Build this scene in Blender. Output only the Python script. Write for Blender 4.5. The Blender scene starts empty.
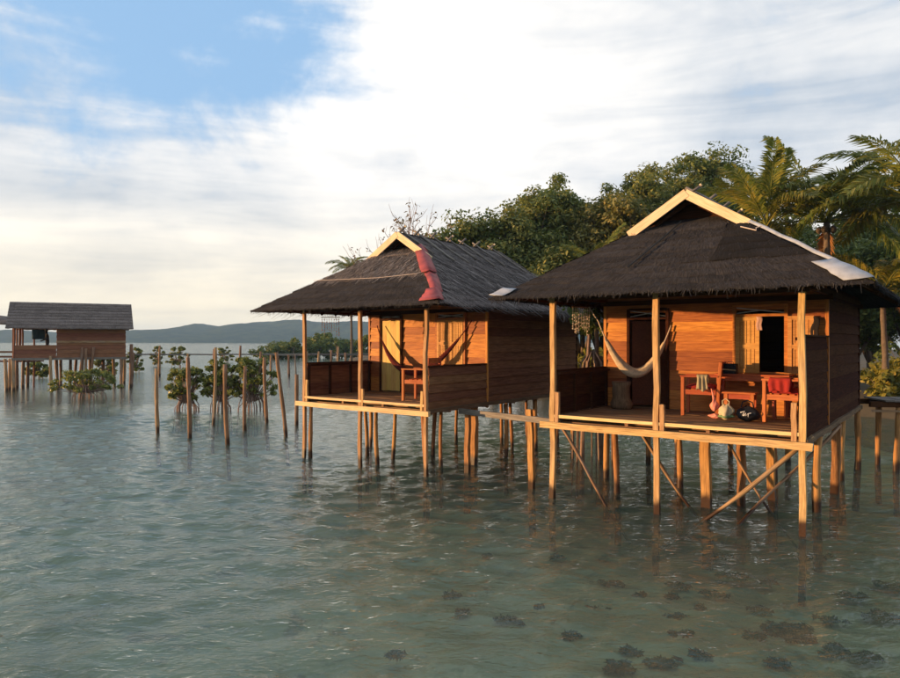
import bpy, bmesh, math, random
import numpy as np
from mathutils import Vector, Matrix

random.seed(11)
RNG = np.random.default_rng(11)
S = bpy.context.scene
COL = S.collection
R = math.radians

# ------------------------------------------------------------------ camera
cam = bpy.data.cameras.new('camera')
cam.lens = 27.2
cam.sensor_width = 36
cam.shift_y = 0.002
cam.clip_end = 9000
camo = bpy.data.objects.new('camera', cam)
camo.location = (0, 0, 3.0)
camo.rotation_euler = (R(90), 0, 0)
COL.objects.link(camo)
S.camera = camo

# ------------------------------------------------------------------ sun, view
SUN_EL = 3.2
SUN_AZ = (-0.995, -0.05)          # towards the sun, on the ground plane
sd = Vector((SUN_AZ[0], SUN_AZ[1], 0)).normalized() * math.cos(R(SUN_EL)) + Vector((0, 0, math.sin(R(SUN_EL))))
sun = bpy.data.lights.new('sun', 'SUN')
sun.energy = 5.0
sun.angle = R(0.6)
sun.color = (1.0, 0.58, 0.25)
suno = bpy.data.objects.new('sun', sun)
suno.rotation_euler = sd.to_track_quat('Z', 'Y').to_euler()
suno.location = (-30, 0, 20)
COL.objects.link(suno)

S.view_settings.view_transform = 'Standard'
S.view_settings.look = 'None'
S.view_settings.exposure = 0.9
S.view_settings.gamma = 1
S.view_settings.use_curve_mapping = False
S.cycles.use_denoising = True
S.cycles.max_bounces = 8
S.cycles.transparent_max_bounces = 12
S.cycles.volume_bounces = 0
S.cycles.caustics_reflective = False
S.cycles.caustics_refractive = False

# ------------------------------------------------------------------ node helper
class NT:
    def __init__(self, tree):
        self.t = tree
        self.t.nodes.clear()
    def n(self, typ, **kw):
        nd = self.t.nodes.new(typ)
        ins = kw.pop('ins', {})
        for k, v in kw.items():
            setattr(nd, k, v)
        for k, v in ins.items():
            if isinstance(v, bpy.types.NodeSocket):
                self.t.links.new(v, nd.inputs[k])
            else:
                nd.inputs[k].default_value = v
        return nd
    def math(self, op, a, b=0.0, c=0.0, clamp=False):
        nd = self.n('ShaderNodeMath', operation=op, use_clamp=clamp, ins={0: a, 1: b, 2: c})
        return nd.outputs[0]
    def mix(self, f, a, b, blend='MIX'):
        nd = self.n('ShaderNodeMix', data_type='RGBA', blend_type=blend, ins={0: f, 6: a, 7: b})
        return nd.outputs[2]
    def step(self, v, lo, hi, a=0.0, b=1.0):
        nd = self.n('ShaderNodeMapRange', interpolation_type='SMOOTHSTEP', ins={0: v, 1: lo, 2: hi, 3: a, 4: b})
        return nd.outputs[0]
    def noise(self, vec, scale, detail=4.0, rough=0.5, dist=0.0, dim='3D'):
        nd = self.n('ShaderNodeTexNoise', noise_dimensions=dim, ins={'Vector': vec, 'Scale': scale, 'Detail': detail, 'Roughness': rough, 'Distortion': dist})
        return nd.outputs['Fac']
    def vmul(self, v, s):
        return self.n('ShaderNodeVectorMath', operation='MULTIPLY', ins={0: v, 1: s}).outputs[0]
    def vadd(self, v, s):
        return self.n('ShaderNodeVectorMath', operation='ADD', ins={0: v, 1: s}).outputs[0]
    def vscale(self, v, s):
        return self.n('ShaderNodeVectorMath', operation='SCALE', ins={0: v, 'Scale': s}).outputs[0]
    def dot(self, v, s):
        return self.n('ShaderNodeVectorMath', operation='DOT_PRODUCT', ins={0: v, 1: s}).outputs['Value']

# ------------------------------------------------------------------ world: Nishita sky and a cloud deck
W = bpy.data.worlds.new('World')
S.world = W
W.use_nodes = True
g = NT(W.node_tree)
tc = g.n('ShaderNodeTexCoord').outputs['Generated']
sky = g.n('ShaderNodeTexSky', sky_type='NISHITA', sun_disc=False, sun_elevation=R(SUN_EL),
          sun_rotation=math.atan2(SUN_AZ[0], SUN_AZ[1]), air_density=1.0, dust_density=1.6, ozone_density=1.0)
sep = g.n('ShaderNodeSeparateXYZ', ins={0: tc})
zz = g.math('MAXIMUM', sep.outputs[2], 0.0)
den = g.math('ADD', zz, 0.16)
px = g.math('DIVIDE', sep.outputs[0], den)
py = g.math('DIVIDE', sep.outputs[1], den)
pl = g.n('ShaderNodeCombineXYZ', ins={0: px, 1: py, 2: 0.0}).outputs[0]
n1 = g.noise(g.vadd(pl, (3.1, 7.7, 0.0)), 0.62, 4.0, 0.56, 0.35, '2D')
n2 = g.noise(g.vmul(pl, (0.45, 1.0, 1.0)), 1.3, 4.0, 0.58, 0.5, '2D')
n3 = g.noise(g.vmul(tc, (1.0, 1.0, 1.35)), 5.2, 7.0, 0.60, 0.2)
n4 = g.noise(g.vmul(tc, (1.0, 1.0, 7.0)), 2.6, 4.0, 0.58, 0.4)
def blob(px_, py_, r0, r1):
    d = Vector(((px_ - 450) / 680, 1.0, (339 - py_) / 680)).normalized()
    return g.step(g.dot(tc, tuple(d)), math.cos(r0), math.cos(r1))
big = blob(470, 100, 0.36, 0.0)
big2 = blob(760, 40, 0.55, 0.10)
blue = blob(210, 65, 0.27, 0.02)
fill = blob(235, 225, 0.24, 0.03)
low = g.step(zz, 0.37, 0.15)
cov = g.math('ADD', g.math('MULTIPLY', g.math('SUBTRACT', n1, 0.5), 0.7), 0.50)
cov = g.math('ADD', cov, g.math('MULTIPLY', big, 0.30))
cov = g.math('ADD', cov, g.math('MULTIPLY', big2, 0.20))
cov = g.math('SUBTRACT', cov, g.math('MULTIPLY', blue, 0.20))
cov = g.math('ADD', cov, g.math('MULTIPLY', low, 0.34))
cov = g.math('ADD', cov, g.math('MULTIPLY', fill, 0.30))
cov = g.math('ADD', cov, g.math('MULTIPLY', g.math('SUBTRACT', n3, 0.5), 1.25))
cov = g.math('ADD', cov, g.math('MULTIPLY', g.math('SUBTRACT', n4, 0.5), 0.55))
mask = g.step(cov, 0.30, 0.72)
br = g.math('ADD', g.math('MULTIPLY', g.math('SUBTRACT', n2, 0.5), 1.2), 0.36)
br = g.math('ADD', br, g.math('MULTIPLY', big, 0.62))
br = g.math('ADD', br, g.math('MULTIPLY', g.math('SUBTRACT', n3, 0.5), 1.3))
br = g.math('ADD', br, g.math('MULTIPLY', g.math('SUBTRACT', n4, 0.5), 1.7))
br = g.math('ADD', br, g.math('MULTIPLY', low, 0.16), clamp=True)
ccol = g.mix(br, (0.50, 0.57, 0.66, 1), (1.02, 0.99, 0.95, 1))
warm = g.math('MULTIPLY', g.step(zz, 0.26, -0.02), g.step(sep.outputs[0], 0.35, -0.35, 0.45, 1.0))
ccol = g.mix(warm, ccol, g.mix(br, (0.84, 0.76, 0.62, 1), (1.12, 0.98, 0.72, 1)))
bgs = g.n('ShaderNodeBackground', ins={0: g.mix(0.65, sky.outputs[0], (2.7, 4.6, 7.2, 1)), 1: 0.09})
bgc = g.n('ShaderNodeBackground', ins={0: ccol, 1: 0.60})
mx = g.n('ShaderNodeMixShader', ins={0: mask, 1: bgs.outputs[0], 2: bgc.outputs[0]})
out = g.n('ShaderNodeOutputWorld', ins={0: mx.outputs[0]})

# ------------------------------------------------------------------ materials
def mat(name):
    m = bpy.data.materials.new(name)
    m.use_nodes = True
    return m, NT(m.node_tree)

def finish(g, bsdf, vol=None):
    o = g.n('ShaderNodeOutputMaterial')
    g.t.links.new(bsdf, o.inputs[0])

M = {}
def wood(name, base, dark, rough=0.75, var=0.35, grain=1.0, bump=0.35, grey=0.0, wetline=False, spec=0.25):
    m, g = mat(name)
    oi = g.n('ShaderNodeObjectInfo')
    t = g.n('ShaderNodeTexCoord').outputs['Object']
    off = g.n('ShaderNodeCombineXYZ', ins={0: g.math('MULTIPLY', oi.outputs['Random'], 37.0), 1: g.math('MULTIPLY', oi.outputs['Random'], 91.0), 2: 0.0}).outputs[0]
    v = g.vadd(t, off)
    gr = g.noise(g.vmul(v, (1.2, 22.0, 22.0)), 2.2 * grain, 6.0, 0.62, 0.6)
    bl = g.noise(g.vmul(v, (0.8, 2.0, 2.0)), 1.6, 4.0, 0.55, 0.2)
    c = g.mix(g.step(gr, 0.34, 0.66), dark, base)
    c = g.mix(g.math('MULTIPLY', g.step(bl, 0.5, 0.8), 0.5), c, tuple(x * 0.55 for x in dark[:3]) + (1,))
    if grey > 0:
        c = g.mix(g.math('MULTIPLY', g.step(bl, 0.55, 0.3), grey), c, (0.26, 0.24, 0.22, 1))
    hsv = g.n('ShaderNodeHueSaturation', ins={'Hue': g.math('ADD', 0.488, g.math('MULTIPLY', oi.outputs['Random'], 0.024)), 'Saturation': 1.0,
              'Value': g.math('ADD', 1.0 - var * 0.5, g.math('MULTIPLY', oi.outputs['Random'], var)), 'Color': c})
    c = hsv.outputs[0]
    if wetline:
        pz = g.n('ShaderNodeSeparateXYZ', ins={0: g.n('ShaderNodeNewGeometry').outputs['Position']}).outputs[2]
        wet = g.step(g.math('ADD', pz, g.math('MULTIPLY', g.math('SUBTRACT', bl, 0.5), 0.35)), 0.30, 0.14)
        c = g.mix(wet, c, (0.050, 0.024, 0.012, 1))
        rg = g.math('SUBTRACT', rough, g.math('MULTIPLY', wet, 0.35))
    else:
        rg = rough
    bp = g.n('ShaderNodeBump', ins={'Strength': bump, 'Distance': 0.006, 'Height': gr})
    b = g.n('ShaderNodeBsdfPrincipled', ins={'Base Color': c, 'Roughness': rg, 'Normal': bp.outputs[0], 'Specular IOR Level': spec})
    finish(g, b.outputs[0])
    M[name] = m
wood('shutter_wood', (0.60, 0.32, 0.10, 1), (0.44, 0.21, 0.06, 1), rough=0.6, var=0.15)
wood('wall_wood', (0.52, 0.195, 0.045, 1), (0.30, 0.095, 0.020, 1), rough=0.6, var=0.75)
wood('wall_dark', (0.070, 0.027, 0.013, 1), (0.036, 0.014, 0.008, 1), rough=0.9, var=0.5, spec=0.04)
wood('post_wood', (0.64, 0.40, 0.175, 1), (0.36, 0.20, 0.08, 1), rough=0.75, var=0.35, wetline=True, grey=0.18)
wood('pile_wood', (0.50, 0.25, 0.09, 1), (0.26, 0.12, 0.045, 1), rough=0.75, var=0.55, wetline=True)
wood('stake_wood', (0.36, 0.21, 0.11, 1), (0.16, 0.09, 0.05, 1), rough=0.8, var=0.5, wetline=True, grey=0.3)
wood('new_wood', (0.78, 0.58, 0.30, 1), (0.60, 0.40, 0.17, 1), rough=0.65, var=0.2)
wood('barge_wood', (0.80, 0.62, 0.40, 1), (0.62, 0.45, 0.26, 1), rough=0.7, var=0.1)
wood('deck_wood', (0.34, 0.19, 0.09, 1), (0.18, 0.10, 0.05, 1), rough=0.75, var=0.45, grey=0.25)
wood('grey_wood', (0.22, 0.19, 0.16, 1), (0.11, 0.09, 0.075, 1), rough=0.85, var=0.35, grey=0.4)
wood('door_wood', (0.70, 0.46, 0.15, 1), (0.55, 0.33, 0.09, 1), rough=0.6, var=0.1)
wood('door_red', (0.16, 0.045, 0.018, 1), (0.09, 0.025, 0.012, 1), rough=0.6, var=0.1)
wood('chair_wood', (0.50, 0.14, 0.045, 1), (0.34, 0.08, 0.025, 1), rough=0.5, var=0.25)
wood('wall_brown', (0.25, 0.115, 0.06, 1), (0.14, 0.062, 0.033, 1), rough=0.85, var=0.5, spec=0.08)
wood('far_wood', (0.28, 0.115, 0.06, 1), (0.17, 0.07, 0.038, 1), rough=0.8, var=0.3)
wood('log_wood', (0.20, 0.12, 0.07, 1), (0.10, 0.06, 0.035, 1), rough=0.9, var=0.1)

def plain(name, col, rough=0.7, scale=8.0, amt=0.25, bump=0.0, metal=0.0):
    m, g = mat(name)
    t = g.n('ShaderNodeTexCoord').outputs['Object']
    n = g.noise(t, scale, 6.0, 0.6)
    c = g.mix(g.math('MULTIPLY', g.step(n, 0.3, 0.75), amt), col, tuple(x * 0.35 for x in col[:3]) + (1,))
    ins = {'Base Color': c, 'Roughness': rough, 'Metallic': metal, 'Specular IOR Level': 0.3}
    if bump:
        ins['Normal'] = g.n('ShaderNodeBump', ins={'Strength': bump, 'Distance': 0.02, 'Height': n}).outputs[0]
    b = g.n('ShaderNodeBsdfPrincipled', ins=ins)
    finish(g, b.outputs[0])
    M[name] = m
plain('white_sheet', (0.36, 0.38, 0.42, 1), 0.45, 6, 0.45)
plain('red_sheet', (0.34, 0.06, 0.055, 1), 0.6, 3.5, 0.8)
plain('black_sheet', (0.009, 0.009, 0.010, 1), 0.95, 9, 0.3, 0.3)
plain('cord', (0.55, 0.45, 0.38, 1), 0.9, 20, 0.3)
plain('dark_cord', (0.05, 0.045, 0.04, 1), 0.9, 20, 0.3)
plain('wire', (0.45, 0.42, 0.40, 1), 0.5, 20, 0.2)
plain('hammock_cream', (0.62, 0.48, 0.33, 1), 0.95, 14, 0.5, 0.5)
plain('hammock_red', (0.10, 0.012, 0.010, 1), 0.95, 14, 0.5, 0.5)
plain('shell', (0.62, 0.50, 0.40, 1), 0.6, 18, 0.4)
plain('pink_cloth', (0.48, 0.30, 0.27, 1), 0.95, 12, 0.4, 0.4)
plain('pink_bag', (0.75, 0.27, 0.20, 1), 0.5, 12, 0.25, 0.5)
plain('black_bag', (0.012, 0.013, 0.018, 1), 0.6, 12, 0.3, 0.4)
plain('cream_bag', (0.55, 0.46, 0.30, 1), 0.7, 12, 0.4, 0.4)
plain('green_trim', (0.16, 0.26, 0.12, 1), 0.7, 12, 0.3)
plain('white_print', (0.75, 0.75, 0.75, 1), 0.6, 12, 0.1)
plain('red_cushion', (0.32, 0.025, 0.02, 1), 0.95, 12, 0.3, 0.3)
plain('patterned_cloth', (0.42, 0.30, 0.26, 1), 0.95, 22, 0.75, 0.4)
plain('olive_cloth', (0.34, 0.29, 0.19, 1), 0.95, 12, 0.35, 0.4)
plain('teal_cloth', (0.02, 0.045, 0.055, 1), 0.95, 6, 0.35)
plain('dark_cloth', (0.022, 0.016, 0.016, 1), 0.95, 6, 0.3)
plain('skin', (0.16, 0.085, 0.055, 1), 0.6, 10, 0.2)
plain('hair', (0.012, 0.01, 0.01, 1), 0.6, 30, 0.3)
plain('bark', (0.17, 0.125, 0.09, 1), 0.95, 5, 0.6, 0.6)
plain('root_bark', (0.30, 0.20, 0.155, 1), 0.9, 8, 0.6, 0.4)
plain('palm_bark', (0.15, 0.11, 0.08, 1), 0.95, 7, 0.55, 0.6)
plain('dead_frond', (0.42, 0.19, 0.06, 1), 0.9, 5, 0.4)
plain('weed', (0.085, 0.055, 0.025, 1), 0.95, 5, 0.5, 0.6)
plain('sand', (0.42, 0.34, 0.23, 1), 0.95, 1.2, 0.4, 0.3)
plain('soil', (0.11, 0.085, 0.05, 1), 0.95, 1.2, 0.5, 0.3)

def thatch(name, base, dark):
    m, g = mat(name)
    oi = g.n('ShaderNodeObjectInfo')
    t = g.n('ShaderNodeTexCoord').outputs['UV']
    v = g.vadd(t, g.n('ShaderNodeCombineXYZ', ins={0: g.math('MULTIPLY', oi.outputs['Random'], 53.0), 1: 0.0, 2: 0.0}).outputs[0])
    st = g.noise(g.vmul(v, (38.0, 4.0, 1.0)), 1.0, 7.0, 0.65, 0.8)
    bl = g.noise(g.vmul(v, (1.5, 1.5, 1.0)), 1.0, 5.0, 0.6, 0.3)
    c = g.mix(g.step(st, 0.35, 0.7), dark, base)
    c = g.mix(g.step(bl, 0.42, 0.75, 0.0, 0.6), c, tuple(x * 0.5 for x in dark[:3]) + (1,))
    hsv = g.n('ShaderNodeHueSaturation', ins={'Value': g.math('ADD', 0.78, g.math('MULTIPLY', oi.outputs['Random'], 0.44)), 'Color': c})
    bp = g.n('ShaderNodeBump', ins={'Strength': 0.9, 'Distance': 0.02, 'Height': st})
    b = g.n('ShaderNodeBsdfPrincipled', ins={'Base Color': hsv.outputs[0], 'Roughness': 0.95, 'Normal': bp.outputs[0], 'Specular IOR Level': 0.15})
    finish(g, b.outputs[0])
    M[name] = m
thatch('thatch_dark', (0.046, 0.045, 0.051, 1), (0.019, 0.018, 0.020, 1))
thatch('thatch_black', (0.018, 0.017, 0.019, 1), (0.009, 0.009, 0.010, 1))
thatch('thatch_grey', (0.24, 0.205, 0.19, 1), (0.07, 0.056, 0.052, 1))
thatch('thatch_far', (0.26, 0.215, 0.19, 1), (0.12, 0.098, 0.088, 1))

def strands(name, cols):
    m, g = mat(name)
    rp = g.n('ShaderNodeNewGeometry').outputs['Random Per Island']
    ramp = g.n('ShaderNodeValToRGB', ins={0: rp})
    e = ramp.color_ramp.elements
    e[0].position = 0; e[0].color = cols[0]
    e[1].position = 1; e[1].color = cols[-1]
    for i, c in enumerate(cols[1:-1]):
        k = e.new((i + 1) / (len(cols) - 1)); k.color = c
    return m, g, ramp.outputs[0]
for nm, cols in (('strand_dark', [(0.020, 0.019, 0.020, 1), (0.036, 0.034, 0.036, 1), (0.066, 0.06, 0.058, 1)]),
                 ('strand_grey', [(0.04, 0.034, 0.033, 1), (0.16, 0.14, 0.13, 1), (0.36, 0.31, 0.28, 1)])):
    m, g, c = strands(nm, cols)
    b = g.n('ShaderNodeBsdfPrincipled', ins={'Base Color': c, 'Roughness': 0.95, 'Specular IOR Level': 0.1})
    finish(g, b.outputs[0]); M[nm] = m

def leafmat(name, cols, trans=0.35, rough=0.5):
    m, g, c = strands(name, cols)
    b = g.n('ShaderNodeBsdfPrincipled', ins={'Base Color': c, 'Roughness': rough, 'Specular IOR Level': 0.3})
    tr = g.n('ShaderNodeBsdfTranslucent', ins={0: g.mix(0.5, c, (0.16, 0.17, 0.02, 1))})
    x = g.n('ShaderNodeMixShader', ins={0: trans, 1: b.outputs[0], 2: tr.outputs[0]})
    finish(g, x.outputs[0]); M[name] = m
leafmat('leaf_dark', [(0.06, 0.095, 0.024, 1), (0.14, 0.19, 0.048, 1), (0.26, 0.27, 0.075, 1)], 0.42)
leafmat('leaf_mid', [(0.08, 0.11, 0.03, 1), (0.20, 0.23, 0.06, 1), (0.33, 0.30, 0.08, 1)], 0.42)
leafmat('leaf_yellow', [(0.10, 0.11, 0.028, 1), (0.22, 0.20, 0.05, 1), (0.36, 0.27, 0.07, 1)], 0.4)
leafmat('leaf_brown', [(0.10, 0.06, 0.03, 1), (0.16, 0.09, 0.04, 1), (0.22, 0.13, 0.06, 1)])
leafmat('leaf_mangrove', [(0.07, 0.10, 0.02, 1), (0.17, 0.20, 0.04, 1), (0.36, 0.33, 0.065, 1)], 0.42, 0.4)
leafmat('leaf_palm', [(0.09, 0.13, 0.022, 1), (0.19, 0.22, 0.04, 1), (0.33, 0.30, 0.06, 1)], 0.45, 0.45)
leafmat('leaf_gold', [(0.13, 0.14, 0.02, 1), (0.25, 0.23, 0.035, 1), (0.38, 0.29, 0.05, 1)], 0.4, 0.5)
leafmat('leaf_far', [(0.055, 0.095, 0.025, 1), (0.10, 0.15, 0.035, 1), (0.18, 0.20, 0.05, 1)], 0.4)

# water: mirror by Fresnel over a clear, slightly green body
m, g = mat('water')
pos = g.n('ShaderNodeNewGeometry').outputs['Position']
w1 = g.noise(g.vmul(pos, (1.0, 1.7, 0.0)), 5.0, 3.0, 0.5, 0.5)
w2 = g.noise(g.vmul(pos, (1.0, 2.2, 0.0)), 13.0, 2.0, 0.5, 0.3)
h = g.math('ADD', w1, g.math('MULTIPLY', w2, 0.25))
bp = g.n('ShaderNodeBump', ins={'Strength': 1.0, 'Distance': 0.034, 'Height': h})
fr = g.n('ShaderNodeFresnel', ins={'IOR': 1.333, 'Normal': bp.outputs[0]})
gl = g.n('ShaderNodeBsdfGlossy', ins={'Color': (1, 1, 1, 1), 'Roughness': 0.015, 'Normal': bp.outputs[0]})
tr = g.n('ShaderNodeBsdfTransparent', ins={0: (0.76, 0.83, 0.69, 1)})
df = g.n('ShaderNodeBsdfDiffuse', ins={0: (0.21, 0.265, 0.19, 1)})
body = g.n('ShaderNodeMixShader', ins={0: 0.26, 1: tr.outputs[0], 2: df.outputs[0]})
x = g.n('ShaderNodeMixShader', ins={0: fr.outputs[0], 1: body.outputs[0], 2: gl.outputs[0]})
finish(g, x.outputs[0]); M['water'] = m

m, g = mat('seabed')
pos = g.n('ShaderNodeNewGeometry').outputs['Position']
a = g.noise(pos, 0.35, 6.0, 0.6, 0.4)
b_ = g.noise(pos, 2.2, 6.0, 0.6, 0.2)
c = g.mix(g.step(a, 0.35, 0.7), (0.58, 0.55, 0.40, 1), (0.40, 0.36, 0.23, 1))
c = g.mix(g.step(b_, 0.55, 0.72, 0, 0.5), c, (0.14, 0.115, 0.065, 1))
b2_ = g.noise(pos, 0.9, 7.0, 0.65, 0.5)
c = g.mix(g.step(b2_, 0.56, 0.68, 0, 0.7), c, (0.12, 0.09, 0.05, 1))
b = g.n('ShaderNodeBsdfPrincipled', ins={'Base Color': c, 'Roughness': 0.95, 'Normal': g.n('ShaderNodeBump', ins={'Strength': 0.6, 'Distance': 0.05, 'Height': b_}).outputs[0]})
finish(g, b.outputs[0]); M['seabed'] = m

m, g = mat('forest_hill')
pos = g.n('ShaderNodeNewGeometry').outputs['Position']
a = g.noise(pos, 0.05, 8.0, 0.65, 0.2)
c = g.mix(g.step(a, 0.3, 0.7), (0.02, 0.035, 0.018, 1), (0.06, 0.08, 0.035, 1))
b = g.n('ShaderNodeBsdfPrincipled', ins={'Base Color': c, 'Roughness': 1.0, 'Specular IOR Level': 0.0})
finish(g, b.outputs[0]); M['forest_hill'] = m

# ------------------------------------------------------------------ mesh helpers
def link(o, parent=None):
    COL.objects.link(o)
    if parent is not None:
        o.parent = parent
    return o

def mesh_np(name, v, f, material, parent=None, smooth=False, uv=None):
    """v (N,3), f (M,k) constant k"""
    v = np.asarray(v, dtype=np.float32); f = np.asarray(f, dtype=np.int32)
    me = bpy.data.meshes.new(name)
    k = f.shape[1]; n = f.shape[0]
    me.vertices.add(len(v)); me.vertices.foreach_set('co', v.ravel())
    me.loops.add(n * k); me.loops.foreach_set('vertex_index', f.ravel())
    me.polygons.add(n)
    me.polygons.foreach_set('loop_start', np.arange(0, n * k, k, dtype=np.int32))
    if uv is not None:
        l = me.uv_layers.new(name='uv')
        l.data.foreach_set('uv', np.asarray(uv, dtype=np.float32)[f.ravel()].ravel())
    me.update(calc_edges=True)
    if smooth:
        me.polygons.foreach_set('use_smooth', np.ones(n, dtype=bool))
    me.materials.append(M[material])
    return link(bpy.data.objects.new(name, me), parent)

class MB:
    """collects mixed polygons for one mesh"""
    def __init__(self):
        self.v = []; self.f = []
    def box(self, c, s, rot=None):
        b = len(self.v)
        for dx in (-.5, .5):
            for dy in (-.5, .5):
                for dz in (-.5, .5):
                    p = Vector((dx * s[0], dy * s[1], dz * s[2]))
                    if rot is not None:
                        p = rot @ p
                    self.v.append(tuple(p + Vector(c)))
        for q in ((0, 1, 3, 2), (4, 6, 7, 5), (0, 4, 5, 1), (2, 3, 7, 6), (0, 2, 6, 4), (1, 5, 7, 3)):
            self.f.append(tuple(b + i for i in q))
        return self
    def bar(self, p0, p1, w, t, up=(0, 0, 1)):
        p0 = Vector(p0); p1 = Vector(p1)
        x = (p1 - p0); L = x.length; x.normalize()
        up = Vector(up)
        if abs(x.dot(up)) > 0.97:
            up = Vector((1, 0, 0)) if abs(x.x) < 0.9 else Vector((0, 1, 0))
        y = up.cross(x).normalized(); z = x.cross(y)
        rot = Matrix((x, y, z)).transposed()
        return self.box((p0 + p1) / 2, (L, t, w), rot)
    def tube(self, pts, rad, n=6, cap=True):
        pts = [Vector(p) for p in pts]
        b0 = len(self.v)
        prev = None
        for i, p in enumerate(pts):
            d = (pts[min(i + 1, len(pts) - 1)] - pts[max(i - 1, 0)])
            if d.length < 1e-6: d = Vector((0, 0, 1))
            d.normalize()
            if prev is None:
                a = Vector((1, 0, 0)) if abs(d.x) < 0.8 else Vector((0, 1, 0))
                y = d.cross(a).normalized()
            else:
                y = (prev - d * prev.dot(d))
                if y.length < 1e-6: y = d.orthogonal()
                y.normalize()
            prev = y
            z = d.cross(y)
            r = rad[i] if hasattr(rad, '__len__') else rad
            for k in range(n):
                a = 2 * math.pi * k / n
                self.v.append(tuple(p + (y * math.cos(a) + z * math.sin(a)) * r))
        for i in range(len(pts) - 1):
            for k in range(n):
                a = b0 + i * n + k; b = b0 + i * n + (k + 1) % n
                self.f.append((a, b, b + n, a + n))
        if cap:
            self.f.append(tuple(b0 + k for k in reversed(range(n))))
            e = b0 + (len(pts) - 1) * n
            self.f.append(tuple(e + k for k in range(n)))
        return self
    def build(self, name, material, parent=None, smooth=False):
        me = bpy.data.meshes.new(name)
        me.from_pydata(self.v, [], self.f)
        me.update()
        if smooth:
            me.polygons.foreach_set('use_smooth', np.ones(len(me.polygons), dtype=bool))
        me.materials.append(M[material])
        return link(bpy.data.objects.new(name, me), parent)

def frame_of(p0, p1, up):
    p0 = Vector(p0); p1 = Vector(p1)
    x = p1 - p0; L = x.length; x.normalize()
    up = Vector(up)
    if abs(x.dot(up)) > 0.97:
        up = Vector((0, 1, 0)) if abs(x.y) < 0.9 else Vector((1, 0, 0))
    y = up.cross(x).normalized(); z = x.cross(y)
    m = Matrix((x, y, z)).transposed().to_4x4()
    m.translation = (p0 + p1) / 2
    return m, L

def plank(name, p0, p1, w, t, material, parent, up=(0, 0, 1), jit=0.006, seg=3, tag=None):
    """sawn piece: slightly uneven along its length; grain runs along its own X"""
    m, L = frame_of(p0, p1, up)
    v = []; f = []
    for i in range(seg + 1):
        x = -L / 2 + L * i / seg
        e = 0.012 if i in (0, seg) else 0
        dy = random.uniform(-jit, jit); dz = random.uniform(-jit, jit)
        for sy, sz in ((-1, -1), (1, -1), (1, 1), (-1, 1)):
            v.append((x + random.uniform(-e, e), sy * t / 2 + dy + random.uniform(-jit, jit) * 0.3, sz * w / 2 + dz + random.uniform(-jit, jit) * 0.5))
    for i in range(seg):
        for k in range(4):
            a = i * 4 + k; b = i * 4 + (k + 1) % 4
            f.append((a, b, b + 4, a + 4))
    f.append((3, 2, 1, 0)); f.append(tuple(seg * 4 + k for k in range(4)))
    me = bpy.data.meshes.new(name)
    me.from_pydata(v, [], f); me.update()
    me.materials.append(M[material])
    o = bpy.data.objects.new(name, me)
    o.matrix_basis = m
    return link(o, parent)

def pole(name, p0, p1, r0, r1, material, parent=None, n=7, seg=7, wob=0.02, knots=True):
    m, L = frame_of(p0, p1, (0, 0, 1))
    v = []; f = []
    ph = random.uniform(0, 6); ph2 = random.uniform(0, 6)
    flat = random.uniform(0.75, 1.0)
    for i in range(seg + 1):
        u = i / seg
        x = -L / 2 + L * u
        r = r0 + (r1 - r0) * u
        cy = wob * math.sin(u * 4.2 + ph); cz = wob * math.sin(u * 5.3 + ph2)
        rr = r * (1 + (random.uniform(-0.13, 0.16) if knots else 0))
        for k in range(n):
            a = 2 * math.pi * k / n + ph
            q = rr * (1 + random.uniform(-0.06, 0.06))
            v.append((x, cy + q * math.cos(a), cz + q * math.sin(a) * flat))
    for i in range(seg):
        for k in range(n):
            a = i * n + k; b = i * n + (k + 1) % n
            f.append((a, b, b + n, a + n))
    f.append(tuple(reversed(range(n)))); f.append(tuple(seg * n + k for k in range(n)))
    me = bpy.data.meshes.new(name)
    me.from_pydata(v, [], f); me.update()
    me.polygons.foreach_set('use_smooth', np.array([len(p.vertices) == 4 for p in me.polygons], dtype=bool))
    me.materials.append(M[material])
    o = bpy.data.objects.new(name, me)
    o.matrix_basis = m
    return link(o, parent)

def thing(name, label, cat, loc=(0, 0, 0), rz=0.0, group=None):
    o = bpy.data.objects.new(name, None)
    o.empty_display_size = 0.3
    o.location = loc; o.rotation_euler = (0, 0, rz)
    o['label'] = label; o['category'] = cat
    if group: o['group'] = group
    return link(o)

def tag(o, label, cat, group=None):
    o['label'] = label; o['category'] = cat
    if group: o['group'] = group
    return o

SEA = -1.0            # level of the sandy bottom

# ------------------------------------------------------------------ setting: bottom, water, land, hills
def axis(fine_lo, fine_hi, d, lo, hi, grow=1.07):
    a = list(np.arange(fine_lo, fine_hi + 1e-6, d))
    s = d
    while a[-1] < hi:
        s *= grow; a.append(a[-1] + s)
    s = d
    while a[0] > lo:
        s *= grow; a.insert(0, a[0] - s)
    return np.array(a)

def grid_faces(nx, ny):
    i = np.arange(nx - 1); j = np.arange(ny - 1)
    I, J = np.meshgrid(i, j, indexing='ij')
    a = (I * ny + J).ravel()
    return np.stack([a, a + ny, a + ny + 1, a + 1], axis=1)

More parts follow.
